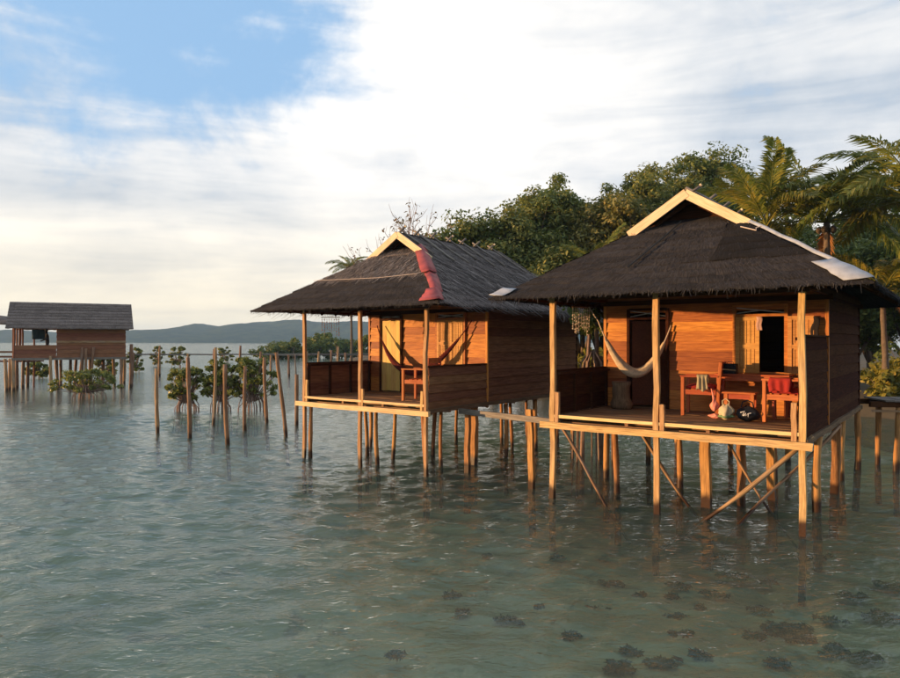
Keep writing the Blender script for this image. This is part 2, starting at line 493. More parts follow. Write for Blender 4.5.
def water():
    xs = axis(-13, 12, 0.065, -2300, 2300, 1.045)
    ys = axis(3.2, 26, 0.045, -500, 2250, 1.035)
    X, Y = np.meshgrid(xs, ys, indexing='ij')
    dx = np.gradient(xs)[:, None] * np.ones_like(X); dy = np.gradient(ys)[None, :] * np.ones_like(X)
    Z = np.zeros_like(X)
    rng = np.random.default_rng(4)
    for i in range(90):
        lam = 0.17 * (6.0 ** (rng.random() ** 1.3))
        th = rng.normal(R(84), R(34))          # travel direction: mostly towards and away from the viewer
        kx, ky = math.cos(th) * 2 * math.pi / lam, math.sin(th) * 2 * math.pi / lam
        amp = 0.0046 * lam ** 0.85 * rng.uniform(0.5, 1.3)
        att = np.clip(1.6 - dx * abs(kx) * 0.7 - dy * abs(ky) * 0.7, 0, 1)
        Z += amp * att * np.sin(kx * X + ky * Y + rng.uniform(0, 6.28) + 0.5 * np.sin(X * 0.7 + i) + 0.5 * np.sin(Y * 0.5 + 2 * i))
    gust = 0.7 + 0.3 * np.sin(X * 0.35 + 0.6 * np.sin(Y * 0.4)) * np.sin(Y * 0.27 + 1.0)
    Z *= gust
    v = np.stack([X, Y, Z], axis=-1).reshape(-1, 3)
    o = mesh_np('water', v, grid_faces(len(xs), len(ys)), 'water', smooth=True)
    o['kind'] = 'structure'
water()

def terrain():
    xs = axis(-12, 40, 0.7, -2300, 2300, 1.10); ys = axis(0, 60, 0.7, -500, 2250, 1.10)
    X, Y = np.meshgrid(xs, ys, indexing='ij')
    Z = SEA + 0.06 * np.sin(X * 0.9 + np.sin(Y * 0.6)) + 0.05 * np.sin(Y * 1.3 + X * 0.4)
    v = np.stack([X, Y, Z], axis=-1).reshape(-1, 3)
    o = mesh_np('seabed', v, grid_faces(len(xs), len(ys)), 'seabed', smooth=True)
    o['kind'] = 'structure'
    # the low island shore behind the huts and on to the right
    xs = np.arange(-16, 120, 1.0); ys = np.arange(-10, 150, 1.0)
    X, Y = np.meshgrid(xs, ys, indexing='ij')
    shore = 33.5 + 1.2 * np.sin(X * 0.33) + np.where(X < 4, (4 - X) * 3.0, 0) - np.where(X > 12, (X - 12) * 1.3, 0)
    d = Y - shore
    Z = np.clip(d * 0.28, -1.6, 0.75 + 0.25 * np.sin(X * 0.5) * np.cos(Y * 0.4)) + 0.05 * np.sin(X * 1.7) * np.sin(Y * 1.9)
    Z = np.where(X < -13.5, -1.6, Z)
    v = np.stack([X, Y, Z], axis=-1).reshape(-1, 3)
    o = mesh_np('beach', v, grid_faces(len(xs), len(ys)), 'soil', smooth=True)
    o['kind'] = 'structure'
terrain()

def hills():
    # a long forested ridge across the bay
    prof_px = [(-900, 331), (-500, 326), (-200, 330), (0, 332), (30, 330), (60, 333), (100, 336), (130, 331), (150, 328.5), (170, 326.5), (190, 325), (215, 327), (240, 322.5), (265, 321.5), (300, 321), (330, 322), (360, 323), (420, 326), (480, 325), (560, 329), (640, 333), (720, 336), (850, 338)]
    D = 1500.0
    pxs = [p[0] for p in prof_px]; hs = [3 + (341 - p[1]) / 680 * D for p in prof_px]
    xs = np.arange(-2300, 900, 7.0); t = np.linspace(-1, 1, 25)
    v = np.zeros((len(xs), len(t), 3), dtype=np.float32)
    rng = np.random.default_rng(3)
    for i, x in enumerate(xs):
        hgt = np.interp(x / D * 680 + 450, pxs, hs) + 1.5 * math.sin(x * 0.021) + 1.0 * math.sin(x * 0.055 + 1)
        hgt *= min(1, (900 - x) / 300 + 0.02)
        for j, q in enumerate(t):
            prof = (1 - abs(q) ** 1.5)
            y = D + q * 260 + 40 * math.sin(x * 0.008 + 3 * q)
            v[i, j] = (x, y, -2.0 + (hgt + 2) * prof * (1 + 0.06 * math.sin(x * 0.03 + q * 9)) + rng.uniform(-1, 1) * 0.8 * prof)
    o = mesh_np('hills', v.reshape(-1, 3), grid_faces(len(xs), len(t)), 'forest_hill', smooth=True)
    o['kind'] = 'structure'
hills()

# ------------------------------------------------------------------ thatched hip roof with gablets
def slope_course(parent, quad, mat_, thick=0.032, name='thatch_course'):
    """quad: bottom-left, bottom-right, top-right, top-left of one course; ragged lower edge"""
    bl, br, tr_, tl = [Vector(q) for q in quad]
    n = (br - bl).cross(tl - bl).normalized()
    L = (br - bl).length
    k = max(6, int(L / 0.14))
    v = []; uv = []; f = []
    for i in range(k + 1):
        u = i / k
        b = bl.lerp(br, u); t = tl.lerp(tr_, u)
        dn = (b - t).normalized()
        rag = random.uniform(-0.03, 0.03)
        lift = random.uniform(-0.01, 0.016)
        p0 = b + dn * rag + n * (thick + lift)
        p1 = t + n * (0.006 + lift * 0.3)
        p2 = b + dn * rag + n * lift * 0.3
        v += [tuple(p0), tuple(p1), tuple(p2)]
        uv += [(u * L, 0.0), (u * L, (t - b).length), (u * L, -0.05)]
    for i in range(k):
        a = i * 3; b = a + 3
        f += [(a, b, b + 1, a + 1), (a + 2, b + 2, b, a)]
    return mesh_np(name, v, f, mat_, parent, uv=uv)

def blades(P, D, N, L, wd):
    """thin strips: start points P, directions D, normals N, lengths, widths -> verts, faces"""
    n = len(P)
    side = np.cross(D, N); side /= np.linalg.norm(side, axis=1)[:, None] + 1e-9
    a = P - side * wd[:, None] / 2; b = P + side * wd[:, None] / 2
    e = P + D * L[:, None]
    c = e + side * wd[:, None] * 0.25; d = e - side * wd[:, None] * 0.25
    v = np.stack([a, b, c, d], axis=1).reshape(-1, 3)
    f = np.arange(n * 4).reshape(n, 4)
    return v, f

def hip_roof(hut, Wd, D, os_l, os_r, of, ze, zr, tg, mats, n_course, strands_n, seed):
    """returns roof part; local frame: x along the front, y to the back"""
    rng = np.random.default_rng(seed)
    cx = Wd / 2
    xl, xr = -os_l, Wd + os_r
    k_front = 0.686
    zg = ze + (tg + of) * k_front
    gl = cx - (zr - zg) / (zr - ze) * (cx - xl)
    gr = cx + (zr - zg) / (zr - ze) * (xr - cx)
    yb = D + of
    ygb = D - tg
    fr = MB()
    # timber skeleton: wall plates, rafters, ridge
    for x in (0.0, Wd):
        fr.bar((x, -0.15, ze + 0.10), (x, D + 0.1, ze + 0.10), 0.10, 0.08)
    for y in (0.0, 2.4, D):
        fr.bar((-0.1, y, ze + 0.02), (Wd + 0.1, y, ze + 0.02), 0.10, 0.07)
    fr.bar((cx, tg, zr - 0.12), (cx, ygb, zr - 0.12), 0.09, 0.07)
    for i in range(9):
        y = tg + (ygb - tg) * i / 8
        fr.bar((xl + 0.12, y, ze - 0.01), (cx, y, zr - 0.10), 0.06, 0.045)
        fr.bar((xr - 0.12, y, ze - 0.01), (cx, y, zr - 0.10), 0.06, 0.045)
    for i in range(8):
        u = i / 7
        fr.bar((xl + 0.15 + (xr - xl - 0.3) * u, -of + 0.12, ze + 0.03), (gl + 0.1 + (gr - gl - 0.2) * u, tg, zg - 0.06), 0.05, 0.04)
    for cxx in (xl + 0.2, xr - 0.2):
        fr.bar((cxx, -of + 0.3, ze + 0.05), (cxx, yb - 0.3, ze + 0.05), 0.05, 0.04)
    fr.bar((xl + 0.2, -of + 0.2, ze + 0.06), (xr - 0.2, -of + 0.2, ze + 0.06), 0.05, 0.04)
    roof = fr.build('roof', 'wall_dark', hut)
    faces = [  # bl, br, tr, tl (outward)
        ((xl, -of, ze), (xr, -of, ze), (gr, tg, zg), (gl, tg, zg), mats[0], n_course),
        ((xr, yb, ze), (xl, yb, ze), (gl, ygb, zg), (gr, ygb, zg), mats[1], n_course // 2),
    ]
    for f in faces:
        bl, br, tr_, tl = [Vector(q) for q in f[:4]]
        nc = f[5]
        for i in range(nc):
            a = i / nc; b = min(1.0, (i + 1.55) / nc)
            slope_course(roof, (bl.lerp(tl, a), br.lerp(tr_, a), br.lerp(tr_, b), bl.lerp(tl, b)), f[4] if (i / nc < 0.42 or mats[0] == mats[1]) else mats[1], thick=0.022)
    # side slopes: full height between the gablets, cut along the hips below them
    for side in (0, 1):
        xe = xl if side == 0 else xr
        nc = int(n_course * 1.5)
        def span(z):
            if z < zg:
                q = (z - ze) / (zg - ze)
                return -of + (tg + of) * q, yb + (ygb - yb) * q
            return tg - 0.22, ygb + 0.22
        for i in range(nc):
            z0 = ze + (zr - ze) * i / nc; z1 = min(zr, ze + (zr - ze) * (i + 1.55) / nc)
            x0 = xe + (cx - xe) * (z0 - ze) / (zr - ze); x1 = xe + (cx - xe) * (z1 - ze) / (zr - ze)
            (a0, b0), (a1, b1) = span(z0), span(z1)
            if z0 < zg <= z1:
                a1, b1 = span(zg - 1e-4)
            if side == 1:
                q = ((x0, a0, z0), (x0, b0, z0), (x1, b1, z1), (x1, a1, z1))
            else:
                q = ((x0, b0, z0), (x0, a0, z0), (x1, a1, z1), (x1, b1, z1))
            slope_course(roof, q, mats[1])
    # loose straw ends lying on the courses and hanging at the eaves
    def scatter(quads, n, mname, lift=0.03, ln=(0.04, 0.12), wd=(0.003, 0.009), bias=0.0):
        Ps, Ds, Ns = [], [], []
        for (bl, br, tr_, tl) in quads:
            bl, br, tr_, tl = [np.array(q) for q in (bl, br, tr_, tl)]
            a = rng.random((n, 1)); b = rng.random((n, 1))
            P = (bl * (1 - a) + br * a) * (1 - b) + (tl * (1 - a) + tr_ * a) * b
            nn = np.cross(br - bl, tl - bl); nn /= np.linalg.norm(nn)
            dn = (bl + br) / 2 - (tl + tr_) / 2; dn /= np.linalg.norm(dn)
            sd_ = np.cross(nn, dn)
            Dv = dn + sd_ * rng.normal(bias, 0.28, (n, 1)) + nn * rng.normal(0.02, 0.05, (n, 1))
            Dv /= np.linalg.norm(Dv, axis=1)[:, None]
            Ps.append(P + nn * (lift + rng.random((n, 1)) * 0.02)); Ds.append(Dv)
            Ns.append(np.repeat(nn[None], n, 0) + rng.normal(0, 0.2, (n, 3)))
        P = np.concatenate(Ps); Dv = np.concatenate(Ds); N = np.concatenate(Ns)
        v, f = blades(P, Dv, N, rng.uniform(ln[0], ln[1], len(P)), rng.uniform(wd[0], wd[1], len(P)))
        o = mesh_np('thatch_straw', v, f, mname, roof)
        o['kind'] = 'stuff'
    F = faces[0]
    scatter([F[:4]], strands_n, mats[2])
    coarse = dict(ln=(0.16, 0.5), wd=(0.006, 0.018), bias=0.35) if mats[0] != mats[1] else {}
    if coarse:
        a_, b_ = [np.array(F[0]) * (1 - q) + np.array(F[3]) * q for q in (0.45, 1.0)]
        c_, d_ = [np.array(F[1]) * (1 - q) + np.array(F[2]) * q for q in (0.45, 1.0)]
        scatter([(a_, c_, d_, b_)], 2200, mats[3], ln=(0.1, 0.3), wd=(0.006, 0.016))
    scatter([((xr, -of, ze), (xr, yb, ze), (gr, ygb, zg), (gr, tg, zg)), ((gr, tg, zg), (gr, ygb, zg), (cx, ygb, zr), (cx, tg, zr)),
             ((xl, yb, ze), (xl, -of, ze), (gl, tg, zg), (gl, ygb, zg))], strands_n if not coarse else 3800, mats[3], **coarse)
    # fringe
    Ps, Ds, Ns = [], [], []
    for (p, q, cnt) in (((xl, -of, ze), (xr, -of, ze), 420), ((xr, -of, ze), (xr, yb, ze), 800), ((xl, -of, ze), (xl, yb, ze), 400), ((xl, yb, ze), (xr, yb, ze), 400)):
        p = np.array(p); q = np.array(q)
        P = p + (q - p) * rng.random((cnt, 1)) + rng.normal(0, 0.025, (cnt, 3)) * np.array([1, 1, 0.5])
        out_ = np.array([q[1] - p[1], -(q[0] - p[0]), 0.0]); out_ /= np.linalg.norm(out_) + 1e-9
        if np.dot(out_, (p + q) / 2 - np.array([cx, D / 2, ze])) < 0: out_ = -out_
        Dv = np.array([0, 0, -1.0]) + out_ * rng.uniform(-0.1, 0.8, (cnt, 1)) + rng.normal(0, 0.22, (cnt, 3))
        Dv /= np.linalg.norm(Dv, axis=1)[:, None]
        Ps.append(P + np.array([0, 0, 0.03])); Ds.append(Dv); Ns.append(np.repeat(out_[None], cnt, 0) + rng.normal(0, 0.2, (cnt, 3)))
    P = np.concatenate(Ps); Dv = np.concatenate(Ds); N = np.concatenate(Ns)
    v, f = blades(P, Dv, N, rng.uniform(0.02, 0.08, len(P)) * rng.choice([1, 1, 1, 1, 1.9], len(P)), rng.uniform(0.005, 0.014, len(P)))
    o = mesh_np('eave_fringe', v, f, mats[2], roof); o['kind'] = 'stuff'
    if mats[0] != mats[1]:
        cnt = 700
        q_ = rng.random((cnt, 1)) ** 0.7
        P = np.array([xr + 0.02, 3.6, ze + 0.03]) + np.array([0, yb - 3.6, 0]) * q_ + rng.normal(0, 0.05, (cnt, 3))
        Dv = np.array([0.25, 0.35, -1.0]) + rng.normal(0, 0.30, (cnt, 3)); Dv /= np.linalg.norm(Dv, axis=1)[:, None]
        v, f = blades(P, Dv, np.repeat(np.array([[1.0, 0, 0.2]]), cnt, 0) + rng.normal(0, 0.3, (cnt, 3)), (0.12 + 0.50 * q_[:, 0] * rng.random(cnt)), rng.uniform(0.008, 0.022, cnt))
        o = mesh_np('loose_thatch', v, f, mats[3], roof); o['kind'] = 'stuff'
    # gablets: a dark recessed boarding, pale barge boards in front
    slope = (zr - ze) / (cx - xl)
    slope_r = (zr - ze) / (xr - cx)
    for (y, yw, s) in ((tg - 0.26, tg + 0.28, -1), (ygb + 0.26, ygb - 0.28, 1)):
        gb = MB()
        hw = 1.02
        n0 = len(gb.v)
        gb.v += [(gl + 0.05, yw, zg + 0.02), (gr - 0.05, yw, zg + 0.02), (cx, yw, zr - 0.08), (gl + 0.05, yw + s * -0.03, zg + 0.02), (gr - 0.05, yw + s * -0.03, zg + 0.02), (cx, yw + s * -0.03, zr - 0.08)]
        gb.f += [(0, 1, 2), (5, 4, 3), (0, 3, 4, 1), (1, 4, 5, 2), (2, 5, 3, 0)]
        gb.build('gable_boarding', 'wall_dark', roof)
        # small thatch ledge under the gablet
        if s < 0:
            slope_course(roof, ((gl + 0.1, tg - 0.32, zg - 0.20), (gr - 0.1, tg - 0.32, zg - 0.20), (gr - 0.15, yw, zg + 0.12), (gl + 0.15, yw, zg + 0.12)), mats[1])
        for dx, sl in ((-1, slope), (1, slope_r)):
            top = Vector((cx + dx * -0.02, y + (0.004 if dx > 0 else 0), zr + 0.0))
            bot = Vector((cx + dx * 1.10, y + (0.004 if dx > 0 else 0), zr - 1.10 * sl + 0.0))
            plank('barge_board', top, bot, 0.165, 0.03, 'barge_wood' if s < 0 else 'grey_wood', roof, up=(0, 0, 1), jit=0.004)
    return roof, dict(xl=xl, xr=xr, of=of, ze=ze, zr=zr, zg=zg, gl=gl, gr=gr, tg=tg, cx=cx, yb=yb, ygb=ygb)

# ------------------------------------------------------------------ plank walls
def plank_wall(hut, name, axis_, at, a0, a1, z0, z1, openings, material, pitch=0.20, t=0.022, out=-1, frame_mat='wall_dark'):
    """axis_: 'x' wall runs along x at y=at; 'y' wall runs along y at x=at. openings: (a0,a1,z0,z1)"""
    def P(a, z, off=0.0):
        return (a, at + off, z) if axis_ == 'x' else (at + off, a, z)
    fb = MB()
    ins = -out * 0.045
    n = max(2, int((a1 - a0) / 0.8) + 1)
    studs = set([a0 + 0.03, a1 - 0.03])
    for i in range(1, n):
        studs.add(a0 + (a1 - a0) * i / n)
    for o in openings:
        studs.add(o[0] - 0.03); studs.add(o[1] + 0.03)
    for a in sorted(studs):
        zt = z1; segs = [(z0, z1)]
        for o in openings:
            if o[0] - 0.01 < a < o[1] + 0.01:
                segs = [(z0, o[2] - 0.06), (o[3] + 0.06, z1)]
        for (s0, s1) in segs:
            if s1 - s0 > 0.05:
                fb.bar(P(a, s0, ins), P(a, s1, ins), 0.05, 0.05, up=(1, 0, 0) if axis_ == 'x' else (0, 1, 0))
    for z in (z0 + 0.03, z1 - 0.03):
        runs = [(a0, a1)]
        for o in openings:
            if o[2] < z < o[3]:
                runs = [r for rr in runs for r in ((rr[0], o[0]), (o[1], rr[1]))]
        for (r0, r1) in runs:
            fb.bar(P(r0, z, ins * 2.1), P(r1, z, ins * 2.1), 0.05, 0.04)
    wall = fb.build(name, frame_mat, hut)
    nrow = max(1, round((z1 - z0) / pitch)); ph = (z1 - z0) / nrow
    for i in range(nrow):
        za = z0 + i * ph; zb = za + ph
        runs = [(a0, a1)]
        for o in openings:
            if o[2] < (za + zb) / 2 < o[3]:
                nr = []
                for (r0, r1) in runs:
                    if o[1] <= r0 or o[0] >= r1: nr.append((r0, r1)); continue
                    if o[0] > r0: nr.append((r0, o[0]))
                    if o[1] < r1: nr.append((o[1], r1))
                runs = nr
        for (r0, r1) in runs:
            dz = random.uniform(-0.004, 0.004)
            off = random.uniform(-0.004, 0.004)
            # lapped boards: lower edge stands proud
            p0 = Vector(P(r0, (za + zb) / 2 + dz, off)); p1 = Vector(P(r1, (za + zb) / 2 + dz, off))
            lean = 0.13 * -out
            up = Vector((0, lean, 1)) if axis_ == 'x' else Vector((lean, 0, 1))
            plank('plank', p0, p1, ph + 0.022, t, material, wall, up=up, jit=0.003, seg=2)
    return wall

def shutter_mesh(mb, a0, a1, y, z0, z1):
    """panelled leaf in the plane y"""
    fw = 0.07
    mb.box(((a0 + a1) / 2, y, (z0 + z1) / 2), (a1 - a0 - 0.02, 0.016, z1 - z0 - 0.02))
    for a in (a0 + fw / 2, a1 - fw / 2):
        mb.box((a, y - 0.015, (z0 + z1) / 2), (fw, 0.03, z1 - z0))
    for z in (z0 + fw / 2, z0 + (z1 - z0) * 0.47, z1 - fw / 2):
        mb.box(((a0 + a1) / 2, y - 0.0135, z), (a1 - a0 - 2 * fw - 0.002, 0.027, fw))
    k = 4
    for i in range(k):
        a = a0 + fw + (a1 - a0 - 2 * fw) * (i + 0.5) / k
        mb.box((a, y - 0.011, z0 + (z1 - z0) * 0.73), (0.028, 0.012, (z1 - z0) * 0.40))
        mb.box((a, y - 0.011, z0 + (z1 - z0) * 0.24), (0.028, 0.012, (z1 - z0) * 0.36))
    return mb

def window_unit(hut, y, a0, a1, z0, z1, zt, mode):
    fr = MB()
    for a in (a0 - 0.02, a1 + 0.02):
        fr.box((a, y - 0.02, (z0 + zt) / 2), (0.06, 0.09, zt - z0 + 0.10))
    for z in (z0 - 0.03, z1 + 0.03, zt + 0.03):
        fr.box(((a0 + a1) / 2, y - 0.022, z), (a1 - a0 + 0.02 if z != z0 - 0.03 else a1 - a0 + 0.16, 0.08 if z != z0 - 0.03 else 0.13, 0.05))
    win = fr.build('window', 'wall_wood', hut)
    am = (a0 + a1) / 2
    if mode == 'open':
        shutter_mesh(MB(), a0 + 0.012, am, y - 0.05, z0, z1).build('shutter', 'shutter_wood', win)
        # the other leaf folded back on the wall
        shutter_mesh(MB(), a1 + 0.055, a1 + 0.49, y - 0.07, z0, z1).build('shutter', 'shutter_wood', win)
    else:
        shutter_mesh(MB(), a0 + 0.012, am - 0.003, y - 0.045, z0, z1).build('shutter', 'shutter_wood', win)
        shutter_mesh(MB(), am + 0.003, a1 - 0.012, y - 0.045, z0, z1).build('shutter', 'shutter_wood', win)
    MB().bar((a0, y - 0.012, z1 + 0.07), (a1, y - 0.012, zt), 0.022, 0.012).bar((a0, y - 0.028, zt), (a1, y - 0.028, z1 + 0.07), 0.022, 0.012).build('transom_cross', 'wire', win)
    return win

def door_unit(hut, y, a0, a1, z0, z1, zt, mode, fmat='wall_dark'):
    fr = MB()
    for a in (a0 - 0.02, a1 + 0.02):
        fr.box((a, y - 0.02, (z0 + zt) / 2), (0.06, 0.09, zt - z0 + 0.06))
    for z in (z1 + 0.03, zt + 0.02):
        fr.box(((a0 + a1) / 2, y - 0.022, z), (a1 - a0, 0.08, 0.05))
    d = fr.build('door', fmat, hut)
    if mode == 'open':
        # leaf hinged on the left jamb, swung inwards
        mb = MB()
        ang = R(38)
        p0 = Vector((a0 + 0.02, y + 0.04, 0)); L = a1 - a0 - 0.04
        p1 = p0 + Vector((math.cos(ang), math.sin(ang), 0)) * L
        zc = (z0 + z1) / 2
        mb.bar(p0 + Vector((0, 0, zc)), p1 + Vector((0, 0, zc)), z1 - z0 - 0.04, 0.03)
        nrm = Vector((math.sin(ang), -math.cos(ang), 0)) * 0.02
        for u in (0.06, 0.94):
            q = p0.lerp(p1, u) + nrm
            mb.bar(q + Vector((0, 0, z0 + 0.03)), q + Vector((0, 0, z1 - 0.03)), 0.09, 0.02, up=(math.cos(ang), math.sin(ang), 0))
        for zc2 in (z0 + 0.12, zc, z1 - 0.12):
            mb.bar(p0.lerp(p1, 0.11) + nrm + Vector((0, 0, zc2)), p0.lerp(p1, 0.89) + nrm + Vector((0, 0, zc2)), 0.10, 0.018)
        mb.build('door_leaf', 'door_red', d)
    else:
        k = 4
        leaf = MB()
        for z in (z0 + 0.3, z1 - 0.3):
            leaf.bar((a0 + 0.03, y + 0.02, z), (a1 - 0.03, y + 0.02, z), 0.09, 0.02)
        for i in range(k):
            w = (a1 - a0 - 0.03) / k
            plank('door_board', (a0 + 0.015 + w * (i + 0.5), y - 0.02, z0 + 0.02), (a0 + 0.015 + w * (i + 0.5), y - 0.02, z1 - 0.005), w - 0.003, 0.025, 'door_wood', d, up=(1, 0, 0), jit=0.002)
        leaf.build('door_batten', 'door_wood', d)
    MB().bar((a0, y - 0.012, z1 + 0.07), (a1, y - 0.012, zt), 0.018, 0.012).bar((a0, y - 0.028, zt), (a1, y - 0.028, z1 + 0.07), 0.018, 0.012).build('transom_cross', 'wire', d)
    return d

DECK = 1.60
def hut_body(label, group, loc, Wd, D, post_s, mode, roof_args, right_parapet, seed):
    random.seed(seed)
    hut = thing('stilt_hut', label, 'hut', (loc[0], loc[1], 0), R(-37.0), group)
    P = 2.4
    ze = roof_args['ze']
    # ---- structural posts that rise from the sea bottom to the eaves
    for s in post_s:
        off = random.uniform(-0.01, 0.01)
        plank('post', (s + off, 0.0, SEA - 0.12), (s, 0.0, ze + 0.05), 0.094 if mode == 'near' else 0.078, 0.085 if mode == 'near' else 0.072, 'post_wood', hut, up=(1, 0, 0), jit=0.014, seg=9)
        plank('splice_post', (s + (0.10 if s < Wd - 0.5 else -0.11), -0.012, DECK - 0.16), (s + (0.10 if s < Wd - 0.5 else -0.11), -0.012, DECK + (0.45 if s > 4.1 else 0.16 + random.uniform(0, 0.28))), 0.075 if mode == 'near' else 0.06, 0.07 if mode == 'near' else 0.05, 'post_wood', hut, up=(1, 0, 0))
    # ---- front beam and deck edge board
    plank('front_beam', (-0.22, -0.095, DECK - 0.20), (Wd + 0.16, -0.095, DECK - 0.20), 0.115, 0.07, 'post_wood' if mode == 'near' else 'new_wood', hut, jit=0.006, seg=6)
    # ---- deck: joists with boards on them
    dk = MB()
    for y in (0.16, 0.8, 1.6, 2.35, 3.6, 4.8, 6.0, D - 0.12):
        dk.bar((-0.06, y, DECK - 0.19), (Wd + 0.06, y, DECK - 0.19), 0.10, 0.07)
    for x in (0.03, Wd * 0.34, Wd * 0.67, Wd - 0.03):
        dk.bar((x, 0.02, DECK - 0.09), (x, D, DECK - 0.09), 0.09, 0.06)
    deck = dk.build('deck', 'deck_wood', hut)
    plank('deck_edge', (-0.04, -0.02, DECK - 0.035), (Wd - 0.02, -0.02, DECK - 0.035), 0.055, 0.03, 'new_wood', deck, jit=0.004, seg=5)
    n = 17
    for i in range(n):
        y = 0.075 + i * (2.34 / n)
        plank('deck_board', (0.02, y + 0.006, DECK - 0.024), (Wd - 0.02, y + 0.006, DECK - 0.024 + random.uniform(-0.004, 0.004)), 2.34 / n - 0.008, 0.03, 'deck_wood', deck, up=(0, 1, 0), jit=0.003, seg=4)
    n = 12
    for i in range(n):
        y = 2.5 + (i + 0.5) * ((D - 2.55) / n)
        plank('floor_board', (0.06, y, DECK - 0.024), (Wd - 0.06, y, DECK - 0.024), (D - 2.55) / n - 0.008, 0.03, 'deck_wood', deck, up=(0, 1, 0), jit=0.003, seg=2)
    # ---- walls
    zt = ze + 0.22
    if mode == 'near':
        door = (0.56, 1.36); dz = 3.44; win = (2.72, 3.60); wz = (2.39, 3.46); tr_ = 3.64
    else:
        door = (0.47, 1.19); dz = 3.56; win = (2.46, 3.32); wz = (2.40, 3.54); tr_ = 3.68
    plank_wall(hut, 'front_wall', 'x', P, 0.0, Wd, DECK, zt, [(door[0], door[1], DECK - 0.01, tr_), (win[0], win[1], wz[0], tr_)], 'wall_wood', pitch=0.195)
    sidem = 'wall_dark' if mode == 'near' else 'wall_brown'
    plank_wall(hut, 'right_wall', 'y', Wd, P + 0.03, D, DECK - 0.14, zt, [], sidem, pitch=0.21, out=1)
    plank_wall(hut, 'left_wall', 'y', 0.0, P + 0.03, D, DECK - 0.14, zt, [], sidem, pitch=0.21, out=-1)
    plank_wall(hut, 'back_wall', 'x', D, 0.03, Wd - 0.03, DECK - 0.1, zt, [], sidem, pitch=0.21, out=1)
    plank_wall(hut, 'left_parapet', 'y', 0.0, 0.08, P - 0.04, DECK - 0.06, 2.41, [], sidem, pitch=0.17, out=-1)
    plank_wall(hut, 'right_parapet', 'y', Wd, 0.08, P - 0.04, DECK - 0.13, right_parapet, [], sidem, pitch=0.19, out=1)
    for x, zt_ in ((0.0, 2.41), (Wd, right_parapet)):
        plank('parapet_rail', (x, 0.06, zt_ + 0.02), (x, P - 0.06, zt_ + 0.02), 0.03, 0.09, 'wall_dark', hut, jit=0.003)
    for x in (-0.035, Wd + 0.045):
        plank('sill_beam', (x, -0.02, DECK - 0.16), (x, D + 0.1, DECK - 0.16), 0.09, 0.055, 'log_wood', hut, jit=0.01, seg=6)
    door_unit(hut, P, door[0], door[1], DECK + 0.005, dz, tr_, 'open' if mode == 'near' else 'closed')
    window_unit(hut, P, win[0], win[1], wz[0], wz[1], tr_, 'open' if mode == 'near' else 'closed')
    for (x, y) in ((0.0, P), (Wd, P), (0.0, D), (Wd, D)):
        plank('corner_post', (x - (0.005 if x == 0 else -0.005), y + (0.0 if y < D else -0.02), DECK - 0.25), (x, y, ze + 0.05), 0.06, 0.06, 'wall_wood' if y < D else 'wall_dark', hut, up=(1, 0, 0), jit=0.004)
    roof, q = hip_roof(hut, Wd, D, **roof_args)
    return hut, roof, q

def piles(hut, spots):
    for (x, y, r, kind) in spots:
        top = DECK - 0.24
        if kind == 'sq':
            plank('stilt', (x + random.uniform(-.05, .05), y + random.uniform(-.05, .05), SEA - 0.12), (x, y, top), r * 2, r * 1.8, 'pile_wood', hut, up=(1, 0, 0), jit=0.014, seg=7)
        else:
            pole('stilt', (x + random.uniform(-.09, .09), y + random.uniform(-.09, .09), SEA - 0.12), (x, y, top), r, r * 0.85, 'pile_wood', hut, wob=0.025)

# ---------------- near hut (right)
W1, D1 = 4.29, 7.0
hut1, roof1, q1 = hut_body('nearer stilt hut with white sheets on the hips of its dark thatched roof', 'thatched huts on stilts', (1.97, 13.0), W1, D1,
    (0.0, 2.02, W1), 'near', dict(os_l=1.0, os_r=1.0, of=0.7, ze=3.78, zr=5.74, tg=1.40, mats=('thatch_dark', 'thatch_dark', 'strand_dark', 'strand_dark'), n_course=11, strands_n=3000, seed=5), 3.06, 21)
piles(hut1, [(0.75, 1.15, .065, 'r'), (1.62, 2.3, .07, 'r'), (2.55, 0.95, .08, 'sq'), (3.02, 1.55, .065, 'sq'), (3.35, 2.35, .065, 'sq'), (0.05, 2.4, .07, 'r'),
             (4.25, 1.75, .075, 'r'), (4.27, 3.7, .075, 'sq'), (4.2, 5.1, .075, 'r'), (4.28, 6.9, .075, 'r'), (0.05, 4.8, .07, 'r'), (0.05, 6.9, .07, 'r'),
             (1.5, 4.8, .07, 'r'), (2.9, 4.8, .075, 'r'), (1.4, 6.9, .07, 'r'), (2.8, 6.9, .07, 'r')])
def braces(hut, lst):
    for (p0, p1, r) in lst:
        pole('brace', p0, p1, r, r * 0.8, 'stake_wood', hut, n=6, seg=9, wob=0.03)
braces(hut1, [((0.10, 0.07, 1.36), (1.55, 0.0, -0.05 - 0.55), .038), ((1.35, 0.75, 1.34), (2.62, 1.0, -0.45), .032), ((2.75, 1.2, 1.34), (4.0, 1.3, -0.6), .032),
              ((4.40, 0.4, 1.48), (2.1, -0.05, -0.62), .045), ((4.36, 3.2, 1.40), (3.2, -0.3, -0.25), .035)])
